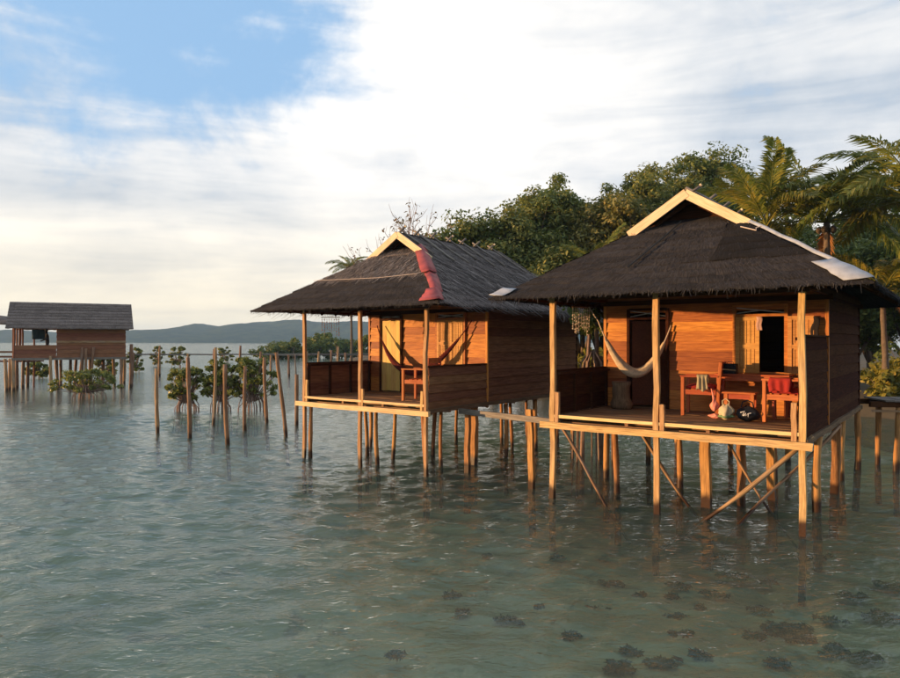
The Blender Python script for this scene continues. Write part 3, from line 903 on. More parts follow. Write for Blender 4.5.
# white and black sheets over the hips
def hip_pt(q, side, u, lift=0.075):
    x0 = q['xr'] if side > 0 else q['xl']; x1 = q['gr'] if side > 0 else q['gl']
    return Vector((x0 + (x1 - x0) * u, -q['of'] + (q['tg'] + q['of']) * u, q['ze'] + (q['zg'] - q['ze']) * u + lift))
def front_pt(q, side, u, w, lift=0.075):
    """w metres inwards from the hip along the front slope, at height fraction u"""
    p = hip_pt(q, side, u, lift)
    return p + Vector((-side * w, 0, 0))
def side_pt(q, side, u, w, lift=0.075):
    p = hip_pt(q, side, u, lift)
    return p + Vector((0, w, 0))
def hip_sheet(roof, q, side, u0, u1, wf0, wf1, ws0, ws1, material, name, n=6, lift=0.075):
    v = []; f = []
    for i in range(n + 1):
        t = i / n; u = u0 + (u1 - u0) * t
        wf = (wf0 + (wf1 - wf0) * t) * random.uniform(0.93, 1.07); ws = ws0 + (ws1 - ws0) * t
        jl = lift + random.uniform(-0.008, 0.024)
        row = [front_pt(q, side, u, wf, jl), front_pt(q, side, u, wf * 0.5, jl + 0.01), hip_pt(q, side, u, jl + 0.03), side_pt(q, side, u, ws * 0.5, jl + 0.01), side_pt(q, side, u, ws, jl)]
        v += [tuple(p) for p in row] + [tuple(p - Vector((0, 0, 0.008))) for p in row]
    for i in range(n):
        for k in range(4):
            a = i * 10 + k; b = a + 10
            f += [(a, a + 1, b + 1, b), (a + 5, b + 5, b + 6, a + 6)]
        a = i * 10; b = a + 10
        f += [(a, b, b + 5, a + 5), (a + 4, a + 9, b + 9, b + 4)]
    for k in range(4):
        f += [(k, k + 5, k + 6, k + 1), (n * 10 + k, n * 10 + k + 1, n * 10 + k + 6, n * 10 + k + 5)]
    return mesh_np(name, v, f, material, roof)
hip_sheet(roof1, q1, 1, 0.0, 0.23, 0.36, 0.30, 0.4, 0.35, 'white_sheet', 'hip_sheet')
hip_sheet(roof1, q1, 1, 0.22, 0.99, 0.05, 0.05, 0.12, 0.10, 'white_sheet', 'hip_strip', lift=0.068)
hip_sheet(roof1, q1, -1, 0.0, 0.09, 0.30, 0.30, 0.45, 0.3, 'white_sheet', 'hip_sheet')
# black membrane patch beside the right hip
def patch_w(u): return float(np.interp(u, [0.36, 0.70, 0.99], [1.55, 0.75, 0.10]))
for i in range(6):
    u0 = 0.36 + 0.63 * i / 6; u1 = min(0.99, u0 + 0.63 / 6 * 1.5)
    slope_course(roof1, (front_pt(q1, 1, u0, patch_w(u0), 0.035), front_pt(q1, 1, u0, 0.06, 0.035), front_pt(q1, 1, u1, 0.06, 0.035), front_pt(q1, 1, u1, patch_w(u1), 0.035)), 'thatch_black', thick=0.02, name='dark_patch_course')
def slope_rope(roof, q, pts, r, material, name='roof_rope'):
    """pts: (fraction along the eave, height fraction) on the front slope"""
    P_ = []
    for (a, u) in pts:
        l = hip_pt(q, -1, u, 0.085); r_ = hip_pt(q, 1, u, 0.085)
        P_.append(l.lerp(r_, a))
    return MB().tube(P_, r, 5).build(name, material, roof)
slope_rope(roof1, q1, [(0.42, 0.97), (0.40, 0.75), (0.38, 0.5), (0.37, 0.3)], 0.014, 'dark_cord')
slope_rope(roof1, q1, [(0.88, 0.78), (0.93, 0.70), (0.95, 0.74), (1.0, 0.76)], 0.010, 'cord')

# ---------------- second hut (left)
W2, D2 = 4.0, 7.3
hut2, roof2, q2 = hut_body('farther stilt hut with red metal flashing on its thatched roof hip', 'thatched huts on stilts', (-3.72, 17.4), W2, D2,
    (0.0, 1.97, W2), 'far', dict(os_l=1.2, os_r=0.95, of=0.75, ze=3.75, zr=5.70, tg=1.55, mats=('thatch_dark', 'thatch_grey', 'strand_dark', 'strand_grey'), n_course=11, strands_n=6500, seed=8), 2.41, 33)
piles(hut2, [(0.12, 0.1, .06, 'r'), (0.0, 2.4, .06, 'r'), (1.0, 1.2, .055, 'r'), (2.1, 0.45, .055, 'r'), (1.9, 1.3, .06, 'r'), (2.35, 2.4, .06, 'r'), (3.85, 0.12, .06, 'r'), (3.5, 1.2, .055, 'r'),
             (3.95, 1.9, .08, 'sq'), (3.5, 2.6, .055, 'r'), (3.95, 3.3, .06, 'r'), (2.9, 3.4, .055, 'r'), (3.3, 4.6, .055, 'r'), (3.95, 4.9, .07, 'r'), (2.6, 5.2, .055, 'r'), (3.0, 6.0, .055, 'r'),
             (3.9, 6.3, .06, 'r'), (3.95, 7.2, .065, 'r'), (1.3, 4.8, .055, 'r'), (0.05, 4.8, .06, 'r'), (0.05, 7.2, .06, 'r'), (1.6, 7.1, .055, 'r')])
hip_sheet(roof2, q2, 1, 0.0, 0.17, 0.52, 0.26, 0.16, 0.18, 'red_sheet', 'hip_flashing')
hip_sheet(roof2, q2, 1, 0.15, 0.47, 0.13, 0.16, 0.24, 0.26, 'red_sheet', 'hip_flashing', lift=0.07)
hip_sheet(roof2, q2, 1, 0.45, 0.98, 0.26, 0.24, 0.26, 0.20, 'red_sheet', 'hip_flashing', lift=0.085)
slope_rope(roof2, q2, [(0.0, 0.46), (0.3, 0.44), (0.6, 0.42), (0.9, 0.44), (1.0, 0.5)], 0.006, 'cord')
# dark lower re-thatching seam on the front slope
# ridge clamps: pairs of poles across the ridge, pale cut ends
def ridge_poles(roof, q, ys, ln, material='grey_wood'):
    for i, y in enumerate(ys):
        sl = (q['zr'] - q['ze']) / (q['xr'] - q['cx'])
        for s in (1, -1):
            l = ln * random.uniform(0.8, 1.2)
            p0 = Vector((q['cx'] - s * 0.16, y + 0.05 * s, q['zr'] + 0.16 * sl + 0.10)); p1 = Vector((q['cx'] + s * l, y + 0.05 * s + random.uniform(-.05, .05), q['zr'] - l * sl + 0.10))
            pole('ridge_pole', p0, p1, 0.032, 0.028, material, roof, n=6, seg=4, wob=0.008)
            if s > 0 or i % 3: continue
            MB().tube([p0 - (p1 - p0).normalized() * 0.012, p0 + (p1 - p0).normalized() * 0.02], 0.034, 7).build('pole_end', 'barge_wood', roof)
ridge_poles(roof2, q2, [1.5, 2.1, 2.75, 3.5, 4.1, 4.8, 5.6], 1.05)
ridge_poles(roof1, q1, [1.6, 2.6, 3.6, 4.6], 0.8)
for q, roof, mt in ((q1, roof1, 'thatch_dark'), (q2, roof2, 'thatch_grey')):
    # ridge cap: two folded thatch courses
    for s in (1, -1):
        sl = (q['zr'] - q['ze']) / (q['xr'] - q['cx'])
        a = Vector((q['cx'] + s * 0.5, 0, q['zr'] - 0.5 * sl + 0.03)); t = Vector((q['cx'] - s * 0.03, 0, q['zr'] + 0.05))
        y0, y1 = q['tg'] - 0.25, q['ygb'] + 0.25
        if s > 0:
            qd = ((a.x, y0, a.z), (a.x, y1, a.z), (t.x, y1, t.z), (t.x, y0, t.z))
        else:
            qd = ((a.x, y1, a.z), (a.x, y0, a.z), (t.x, y0, t.z), (t.x, y1, t.z))
        slope_course(roof, qd, mt, name='ridge_cap')

# ================================================================== things on the porches (placed in hut coordinates)
ANG = R(-37.0)
def to_world(hut, x, y, z):
    c, s = math.cos(ANG), math.sin(ANG)
    return Vector((hut.location.x + x * c - y * s, hut.location.y + x * s + y * c, z))

def hammock(hut, pa, pm, pb, material, label, wmid=0.17, name='hammock', anchor_a=None, anchor_b=None):
    o = to_world(hut, *pa)
    root = thing(name, label, 'hammock', tuple(to_world(hut, *pm)), ANG, 'porch hammocks')
    pm_v = Vector(pm)
    A = Vector(pa) - pm_v; B = Vector(pb) - pm_v
    def curve(t):   # three-point parabola
        return A * (2 * (t - 0.5) * (t - 1)) + B * (2 * t * (t - 0.5))
    n = 26; k = 16
    v = []; f = []
    for i in range(n + 1):
        t = 0.10 + 0.80 * i / n
        p = curve(t); d = (curve(t + 0.01) - curve(t - 0.01)).normalized()
        side = d.cross(Vector((0, 0, 1))).normalized(); up = side.cross(d)
        w = 0.022 + wmid * max(0.0, math.sin(math.pi * i / n)) ** 0.8
        hgt = 0.030 + wmid * 0.60 * max(0.0, math.sin(math.pi * i / n)) ** 0.8
        for j in range(k):
            a = 2 * math.pi * j / k
            fold = 1 + 0.13 * math.sin(5 * a + i * 0.25) + 0.08 * math.sin(9 * a - i * 0.4)
            q = p + side * math.cos(a) * w * 0.7 * fold + up * math.sin(a) * hgt * fold
            v.append(tuple(q))
    for i in range(n):
        for j in range(k):
            a = i * k + j; b = i * k + (j + 1) % k
            f.append((a, b, b + k, a + k))
    mesh_np('hammock_cloth', v, f, material, root, smooth=True)
    for (t0, t1, anc) in ((0.0, 0.11, anchor_a), (1.0, 0.89, anchor_b)):
        pts = [curve(t0 + (t1 - t0) * i / 4) for i in range(5)]
        if anc is not None:
            pts = [Vector(anc) - pm_v] + pts
        MB().tube(pts, [0.014] * (len(pts) - 1) + [0.024], 6).build('hammock_rope', 'cord' if material == 'hammock_cream' else 'hammock_red', root, smooth=True)
    return root
hammock(hut1, (0.22, 1.55, 3.40), (0.86, 1.95, 2.34), (1.47, 2.33, 3.32), 'hammock_cream', 'cream cloth hammock slung across the open doorway of the nearer hut', 0.12, anchor_a=(0.03, 1.5, 3.70))
hammock(hut2, (0.45, 2.22, 3.42), (1.95, 2.0, 2.18), (3.62, 2.30, 3.52), 'hammock_red', 'dark red hammock slung across the porch of the farther hut', 0.10)

def deck_thing(name, label, cat, hut, x, y, rz=0.0, z=DECK + 0.004, group=None):
    return thing(name, label, cat, tuple(to_world(hut, x, y, z)), ANG + rz, group)

def armchair(hut, x, y, rz, label, cushion=True, mat_='chair_wood'):
    """faces its own -x: backrest on +x"""
    c = deck_thing('armchair', label, 'chair', hut, x, y, rz, group='porch armchairs')
    w, d = 0.58, 0.60
    for sx in (-1, 1):
        for sy in (-1, 1):
            hgt = 0.72 if sx < 0 else 1.0
            lean = 0.0 if sx < 0 else 0.07
            plank('leg', (sx * d / 2, sy * w / 2, 0), (sx * d / 2 + lean, sy * w / 2, hgt), 0.06, 0.055, mat_, c, up=(0, 1, 0), jit=0.002)
    for sy in (-1, 1):
        plank('arm', (-d / 2 - 0.04, sy * w / 2, 0.735), (d / 2 + 0.03, sy * w / 2, 0.735), 0.03, 0.085, mat_, c, jit=0.002)
        plank('seat_rail', (-d / 2 + 0.03, sy * (w / 2 - 0.002), 0.44), (d / 2 - 0.02, sy * (w / 2 - 0.002), 0.44), 0.09, 0.035, mat_, c, jit=0.002)
    plank('seat_rail', (-d / 2 + 0.002, -w / 2 + 0.03, 0.44), (-d / 2 + 0.002, w / 2 - 0.03, 0.44), 0.09, 0.035, mat_, c, jit=0.002)
    for i in range(5):
        u = -d / 2 + 0.07 + (d - 0.12) * i / 4
        plank('seat_slat', (u, -w / 2 + 0.02, 0.492), (u, w / 2 - 0.02, 0.492), 0.018, 0.085, mat_, c, jit=0.002)
    for z in (0.62, 0.78, 0.93):
        xx = d / 2 + 0.07 * z - 0.02
        plank('back_slat', (xx, -w / 2 + 0.02, z), (xx, w / 2 - 0.02, z), 0.13, 0.022, mat_, c, jit=0.002)
    if cushion:
        v = []; n = 12
        def bulge(a, b): return 0.035 + 0.05 * (1 - abs(a) ** 4) * (1 - abs(b) ** 4)
        idx = []
        for i in range(n + 1):
            for j in range(n + 1):
                a = -1 + 2 * i / n; b = -1 + 2 * j / n
                v.append((a * d * 0.42, b * w * 0.42, 0.505 + bulge(a, b)))
        for i in range(n + 1):
            for j in range(n + 1):
                a = -1 + 2 * i / n; b = -1 + 2 * j / n
                v.append((a * d * 0.42, b * w * 0.42, 0.503))
        f = grid_faces(n + 1, n + 1); N0 = (n + 1) ** 2
        f2 = f[:, ::-1] + N0
        rim = []
        for i in range(n):
            for (p, q) in ((i * (n + 1), (i + 1) * (n + 1)), ((i + 1) * (n + 1) + n, i * (n + 1) + n), (i + 1, i), (n * (n + 1) + i, n * (n + 1) + i + 1)):
                rim.append((q, p, p + N0, q + N0))
        mesh_np('cushion', v, np.concatenate([f, f2, np.array(rim)]), 'red_cushion', c, smooth=True)
    return c

armchair(hut1, 2.30, 1.62, R(8), 'red wooden armchair between the doorway and the table, pink bag beside its leg')
armchair(hut1, 3.86, 1.25, R(-4), 'red wooden armchair next to the right corner post, patterned cloth on its seat')
armchair(hut2, 3.22, 0.75, R(10), 'reddish armchair on the porch of the farther hut', cushion=False)

def rect_table(hut, x, y, rz, w, d, h, label, material='chair_wood', name='porch_table'):
    t = deck_thing(name, label, 'table', hut, x, y, rz)
    n = max(3, round(d / 0.13))
    for i in range(n):
        yy = -d / 2 + d * (i + 0.5) / n
        plank('top_board', (-w / 2, yy, h - 0.015), (w / 2, yy, h - 0.015), d / n - 0.006, 0.03, material, t, up=(0, 1, 0), jit=0.002)
    for sx in (-1, 1):
        for sy in (-1, 1):
            plank('leg', (sx * (w / 2 - 0.06), sy * (d / 2 - 0.06), 0), (sx * (w / 2 - 0.06), sy * (d / 2 - 0.06), h - 0.031), 0.06, 0.06, material, t, up=(0, 1, 0), jit=0.002)
        plank('apron', (sx * (w / 2 - 0.06), -d / 2 + 0.09, h - 0.08), (sx * (w / 2 - 0.06), d / 2 - 0.09, h - 0.08), 0.09, 0.03, material, t, jit=0.002)
    for sy in (-1, 1):
        plank('apron', (-w / 2 + 0.09, sy * (d / 2 - 0.06), h - 0.08), (w / 2 - 0.09, sy * (d / 2 - 0.06), h - 0.08), 0.09, 0.03, material, t, jit=0.002)
    return t
rect_table(hut1, 3.12, 2.06, 0, 1.30, 0.46, 0.77, 'long dark red table against the wall below the open window')
rect_table(hut1, 3.06, 1.33, R(3), 0.56, 0.34, 0.48, 'low red stool in front of the table with bags beneath it', name='low_stool')
rect_table(hut2, 3.1, 1.95, 0, 0.7, 0.5, 0.74, 'small dark table behind the right parapet of the farther hut')

def lump(name, material, parent, sx, sy, sz, seed, squash=0.35, loc=(0, 0, 0), n=(14, 10), amp=0.10, pinch=0.0):
    rng = np.random.default_rng(seed)
    ph = rng.uniform(0, 6, 8)
    v = []; f = []
    for i in range(n[1] + 1):
        t = i / n[1]
        for j in range(n[0]):
            a = 2 * math.pi * j / n[0]
            r = math.sin(math.pi * min(max(t, 0.02), 0.98)) ** 0.55
            r *= 1 - pinch * t
            w = 1 + amp * math.sin(3 * a + ph[0] + 3 * t) + amp * 0.6 * math.sin(5 * a + ph[1] - 5 * t) + amp * 0.5 * math.sin(9 * t + ph[2] + 2 * a)
            v.append((loc[0] + sx * r * w * math.cos(a), loc[1] + sy * r * w * math.sin(a), loc[2] + sz * t * (1 + 0.05 * math.sin(2 * a + ph[3]))))
    for i in range(n[1]):
        for j in range(n[0]):
            a = i * n[0] + j; b = i * n[0] + (j + 1) % n[0]
            f.append((a, b, b + n[0], a + n[0]))
    o = mesh_np(name, v, f, material, parent, smooth=True)
    return o
def drape(name, material, parent, w, half, front, back, seed):
    """cloth folded over a bar that runs along local x at the origin"""
    rng = np.random.default_rng(seed); ph = rng.uniform(0, 6, 4)
    prof = [(-half - 0.012, -front * t) for t in np.linspace(1, 0.08, 9)] + [(-half, 0.0), (-half * 0.5, 0.012), (half * 0.5, 0.012), (half, 0.0)] + [(half + 0.012, -back * t) for t in np.linspace(0.08, 1, 7)]
    v = []
    for i in range(15):
        x = -w / 2 + w * i / 14
        for (y, z) in prof:
            k = min(1.0, abs(z) / 0.08)
            sgn = -1 if y < 0 else 1
            v.append((x * (1 + 0.12 * k * math.sin(ph[0] + z * 9)), y + sgn * k * 0.018 * (1 + math.sin(i * 1.25 + ph[1] + z * 4)), z * (1 + 0.10 * math.sin(i * 0.6 + ph[2]))))
    o = mesh_np(name, v, grid_faces(15, len(prof)), material, parent, smooth=True)
    sm = o.modifiers.new('thickness', 'SOLIDIFY'); sm.thickness = 0.006
    return o
# black bag with a white scribbled print
b = deck_thing('black_bag', 'black bag with white print on the deck in front of the low stool', 'bag', hut1, 3.27, 0.96, R(5))
lump('bag_body', 'black_bag', b, 0.19, 0.13, 0.26, 3, amp=0.14, n=(22, 14))
pr = MB()
pts = [(-0.09, 0.10), (-0.02, 0.13), (-0.05, 0.05), (-0.03, 0.05), (0.0, 0.10), (0.0, 0.05), (0.03, 0.09), (0.035, 0.03), (0.04, 0.09), (0.08, 0.10)]
pr.tube([(x, -0.165 + abs(x) * 0.25, 0.06 + z) for (x, z) in pts], 0.008, 5)
pr.build('bag_print', 'white_print', b)
MB().tube([(-0.10, 0, 0.24), (-0.08, 0.0, 0.33), (0.0, 0.01, 0.36), (0.08, 0.0, 0.33), (0.10, 0, 0.24)], 0.012, 6).build('bag_handle', 'black_bag', b)
b = deck_thing('cream_bag', 'small cream bag with a green band under the low stool', 'bag', hut1, 2.90, 1.00)
lump('bag_body', 'cream_bag', b, 0.12, 0.085, 0.27, 5, amp=0.24, n=(22, 14))
lump('bag_band', 'green_trim', b, 0.135, 0.098, 0.075, 5, loc=(0, 0, 0.02), amp=0.2, n=(22, 6))
MB().tube([(-0.05, 0, 0.24), (-0.06, 0.01, 0.33), (0.0, 0.02, 0.37), (0.06, 0.0, 0.32), (0.05, 0, 0.24)], 0.010, 6).build('bag_handle', 'cream_bag', b)
# pink bag hung on the left chair's leg
b = thing('pink_bag', 'pink plastic bag hanging beside the left armchair', 'bag', tuple(to_world(hut1, 2.64, 1.22, DECK + 0.12)), ANG)
lump('bag_body', 'pink_bag', b, 0.085, 0.06, 0.24, 9, pinch=0.5, amp=0.26, n=(22, 14))
MB().tube([(0, 0, 0.2), (-0.03, 0.03, 0.30), (-0.07, 0.07, 0.40)], [0.03, 0.018, 0.012], 6).build('bag_neck', 'pink_bag', b, smooth=True)
b = deck_thing('pink_ball', 'small pink crumpled bag on the deck left of the low stool', 'bag', hut1, 2.70, 1.05)
b.name = 'crumpled_bag'
lump('bag_body', 'pink_bag', b, 0.08, 0.06, 0.09, 19, amp=0.3, n=(20, 12))
# cloths
b = thing('olive_cloth', 'olive cloth bundle hanging on the left armchair', 'cloth', tuple(to_world(hut1, 2.40, 1.335, DECK + 0.765)), ANG + R(8))
drape('cloth_fold', 'olive_cloth', b, 0.20, 0.045, 0.28, 0.16, 5)
b = thing('patterned_cloth', 'patterned cloth crumpled on the right armchair', 'cloth', tuple(to_world(hut1, 3.80, 1.10, DECK + 0.57)), ANG)
lump('cloth_fold', 'patterned_cloth', b, 0.17, 0.14, 0.15, 14, amp=0.3, n=(26, 14))
b = thing('red_cloth', 'red cloth draped over the near arm of the right armchair', 'cloth', tuple(to_world(hut1, 3.80, 0.97, DECK + 0.765)), ANG - R(4))
drape('cloth_fold', 'red_cushion', b, 0.34, 0.047, 0.22, 0.20, 8)
# black case on the table
b = thing('black_case', 'black case standing on the left end of the long table', 'case', tuple(to_world(hut1, 2.72, 1.99, DECK + 0.776)), ANG)
MB().box((0, 0, 0.085), (0.24, 0.16, 0.17)).build('case_body', 'black_bag', b)
MB().box((0, -0.002, 0.18), (0.245, 0.166, 0.02)).build('case_lid', 'black_bag', b)
MB().tube([(-0.06, 0, 0.19), (-0.05, 0, 0.22), (0.05, 0, 0.22), (0.06, 0, 0.19)], 0.007, 5).build('case_handle', 'black_bag', b)
# towel at the window
b = thing('window_cloth', 'thin pale cloth hanging at the edge of the open window', 'cloth', tuple(to_world(hut1, 3.16, 2.30, 3.2)), ANG)
v = []; f = []
for i in range(9):
    for j in range(5):
        v.append((-0.05 + 0.1 * j / 4 + 0.01 * math.sin(i), 0.012 * math.sin(j * 2.2 + i * 0.4), 0.26 - 0.26 * i / 8))
f = grid_faces(9, 5)
o = mesh_np('cloth_fold', v, f, 'pink_cloth', b, smooth=True)
sm = o.modifiers.new('thickness', 'SOLIDIFY'); sm.thickness = 0.008
b = thing('corner_cloth', 'strip of dark cloth hanging beside the right corner post', 'cloth', tuple(to_world(hut1, 4.10, 2.30, 3.02)), ANG)
o = mesh_np('cloth_fold', [(x * 1.5, y, z * 1.6) for (x, y, z) in v], f, 'dark_cloth', b, smooth=True)
sm = o.modifiers.new('thickness', 'SOLIDIFY'); sm.thickness = 0.008
# log stool
b = deck_thing('log_stool', 'short upright log standing in the left corner of the porch', 'log', hut1, 0.62, 1.78)
pole('log', (0, 0, 0), (0.01, 0, 0.55), 0.21, 0.20, 'log_wood', b, n=16, seg=5, wob=0.006)
MB().tube([(0.01, 0, 0.551), (0.01, 0, 0.556)], 0.185, 16).build('log_end', 'stake_wood', b)

# hanging shell strings
def string_curtain(hut, p, w, h, n, label, dirv, seed, mat_='shell'):
    rng = random.Random(seed)
    b = thing('shell_mobile', label, 'mobile', tuple(to_world(hut, p[0], p[1], p[2])), ANG, 'hanging shell mobiles')
    MB().bar((-w / 2 * dirv[0], -w / 2 * dirv[1], 0), (w / 2 * dirv[0], w / 2 * dirv[1], 0), 0.02, 0.02).build('hanger', 'stake_wood', b)
    for i in range(n):
        u = -0.5 + (i + 0.5) / n
        x0, y0 = u * w * dirv[0], u * w * dirv[1]
        L = h * rng.uniform(0.65, 1.0)
        s = MB()
        s.tube([(x0, y0, 0), (x0 + rng.uniform(-.02, .02), y0, -L)], 0.004, 4)
        z = -0.06
        while z > -L:
            r = rng.uniform(0.012, 0.022)
            s.tube([(x0, y0, z + r), (x0 + rng.uniform(-.01, .01), y0 + rng.uniform(-.01, .01), z), (x0, y0, z - r)], [r * 0.3, r, r * 0.3], 5)
            z -= rng.uniform(0.05, 0.10)
        s.build('shell_string', mat_, b)
    return b
string_curtain(hut1, (-0.12, 1.45, 3.70), 0.62, 0.62, 9, 'strings of pale shells hanging under the left eave of the nearer hut', (0.2, 0.98), 3)
string_curtain(hut2, (0.1, 0.8, 3.62), 0.5, 0.52, 8, 'strings of pinkish shells hanging under the left eave of the farther hut', (0.8, 0.6), 4, 'pink_cloth')

# beam linking the two huts, with its own posts
lb = thing('link_walkway', 'narrow dark walkway beam joining the two huts above the water', 'walkway', tuple(to_world(hut1, -1.4, 0.7, 0)), ANG)
def rel(hut, x, y, z): return Vector((x + 1.4, y - 0.7, z))
plank('walkway_beam', rel(hut1, -3.0, 1.1, 1.38), rel(hut1, 0.1, 0.12, 1.44), 0.12, 0.10, 'grey_wood', lb, seg=5, jit=0.012)
plank('walkway_post', rel(hut1, -2.75, 1.02, SEA - 0.1), rel(hut1, -2.75, 1.06, 1.42), 0.11, 0.10, 'pile_wood', lb, up=(1, 0, 0), seg=6, jit=0.01)
plank('walkway_post', rel(hut1, -0.75, 0.55, SEA - 0.1), rel(hut1, -0.75, 0.40, 1.62), 0.11, 0.10, 'pile_wood', lb, up=(1, 0, 0), seg=6, jit=0.01)

# ================================================================== stakes standing in the water
def at(px, z, Y):
    return Vector(((px - 450) / 680 * Y, Y, z))
def from_px(px, py_base):
    Y = 3.0 * 680 / (py_base - 340.5)
    return Vector(((px - 450) / 680 * Y, Y, 0)), Y
stakes = [  # x bottom, y bottom, x top, y top, width px, words
    (158, 433, 156.5, 368, 5.0, 'leftmost wooden stake of the row standing in the water'),
    (189, 438, 188.5, 357, 5.5, 'second wooden stake from the left, taller than the first'),
    (214, 425, 215, 347, 4.0, 'third stake from the left, dark and tall, in front of the mangrove'),
    (227.5, 444, 225.5, 364, 5.5, 'fourth stake from the left, bright and reaching lowest in the picture'),
    (245.5, 430, 245, 366, 5.0, 'fifth stake from the left, bright and straight'),
    (266.5, 423, 265, 357, 4.5, 'sixth stake from the left, at the right edge of the mangrove'),
    (285, 436, 277.5, 352, 5.0, 'seventh stake from the left, leaning to the left'),
]
for (xb, yb_, xt, yt, wp, lab) in stakes:
    base, Y = from_px(xb, yb_)
    r = wp / 680 * Y / 2 * 0.74
    zt = 3 + (340.5 - yt) / 680 * Y
    top = at(xt, zt, Y)
    slope = (top - base) / zt
    o = pole('wooden_stake', base + slope * (SEA - 0.15), top, r * 1.08, r * 0.95, 'stake_wood', n=8, seg=11, wob=0.03)
    tag(o, lab, 'stake', 'stakes in the water')
base, Y = from_px(297, 425)
st = thing('wooden_stake', 'stake nearest the farther hut, with a thin dark pole tied on top', 'stake', tuple(base), 0, 'stakes in the water')
pole('stake_shaft', (0, 0, SEA - 0.15), (-0.02, 0, 3 + (340.5 - 374) / 680 * Y), 0.07, 0.065, 'stake_wood', st, n=8, wob=0.012)
pole('thin_pole', (-0.03, 0.02, 1.2), (-0.07, 0.02, 3 + (340.5 - 354) / 680 * Y), 0.03, 0.025, 'grey_wood', st, n=6, wob=0.008)

# ================================================================== foliage
def leaf_cloud(centers, radii, per, size, rng, up_bias=0.6, flat=0.7, aspect=2.2):
    """rhombic leaves around cluster centres -> verts, faces"""
    C = np.repeat(centers, per, 0); Rr = np.repeat(radii, per, 0)
    n = len(C)
    d = rng.normal(0, 1, (n, 3)); d /= np.linalg.norm(d, axis=1)[:, None]
    r = rng.random((n, 1)) ** 0.45
    P = C + d * r * Rr[:, None] * np.array([1, 1, flat])
    N = d * 0.9 + rng.normal(0, 0.55, (n, 3)) + np.array([0, 0, up_bias]); N /= np.linalg.norm(N, axis=1)[:, None]
    T = np.cross(N, rng.normal(0, 1, (n, 3))); T /= np.linalg.norm(T, axis=1)[:, None] + 1e-9
    B = np.cross(N, T)
    s = size * rng.uniform(0.6, 1.3, (n, 1))
    v = np.stack([P - T * s * aspect * 0.5, P + B * s * 0.5 + N * s * 0.10, P + T * s * aspect * 0.5, P - B * s * 0.5 + N * s * 0.10], axis=1).reshape(-1, 3)
    f = np.arange(n * 4).reshape(n, 4)
    return v, f

def rnd_dir(rng):
    d = rng.normal(0, 1, 3); return d / np.linalg.norm(d)

def broad_tree(loc, h, rx, ry, crown_lo, label, leaf, seed, clusters=270, per=130, lsize=0.115, group='trees along the shore', extra=None, crad=(0.45, 0.95), name='shore_tree'):
    rng = np.random.default_rng(seed)
    t = thing(name, label, 'tree', loc, rng.uniform(0, 6.28), group)
    cz = (h + crown_lo) / 2; rz = (h - crown_lo) / 2
    # lobes make the outline uneven
    nl = 9
    lob = []
    for i in range(nl):
        d = rnd_dir(rng); d[2] = abs(d[2]) * 1.1 - 0.35
        lob.append((np.array([d[0] * rx * 0.62, d[1] * ry * 0.62, cz + d[2] * rz * 0.75]), rng.uniform(0.34, 0.55)))
    C = []
    for i in range(clusters):
        c, s = lob[rng.integers(nl)]
        d = rnd_dir(rng) * rng.random() ** 0.33
        p = c + d * np.array([rx, ry, rz]) * s
        C.append(p)
    C = np.array(C)
    zmax = C[:, 2].max(); C[:, 2] += (h - 0.3 - zmax) * np.clip((C[:, 2] - crown_lo) / (zmax - crown_lo), 0, 1)
    rad = rng.uniform(crad[0], crad[1], len(C)) * min(1.0, rx / 2.2)
    v, f = leaf_cloud(C, rad, per, lsize, rng)
    mb = MB()
    fork = np.array([rng.normal(0, 0.2), rng.normal(0, 0.2), max(1.0, crown_lo * 0.9)])
    r0 = 0.05 + h * 0.018
    mb.tube([(0, 0, -0.5), (rng.normal(0, .06), rng.normal(0, .06), fork[2] * 0.5), tuple(fork)], [r0 * 1.35, r0, r0 * 0.85], 8)
    trunk = mb.build('trunk', 'bark', t, smooth=True)
    lm = MB()
    ends = []
    for (c, s) in lob:
        mid = (fork + c) / 2 + rng.normal(0, 0.3, 3); mid[2] -= 0.2
        lm.tube([tuple(fork), tuple((fork + mid) / 2), tuple(mid), tuple(c)], [r0 * 0.6, r0 * 0.5, r0 * 0.36, r0 * 0.16], 6)
        ends += [mid, (mid + c) / 2, c]
    ends = np.array(ends)
    for p in C[::2]:
        k = np.argmin(np.linalg.norm(ends - p, axis=1))
        m_ = (ends[k] + p) / 2 + rng.normal(0, 0.12, 3)
        lm.tube([tuple(ends[k]), tuple(m_), tuple(p)], [r0 * 0.16, r0 * 0.10, 0.008], 4, cap=False)
    lm.build('limbs', 'bark', t, smooth=True)
    mesh_np('crown', v, f, leaf, t)
    return t

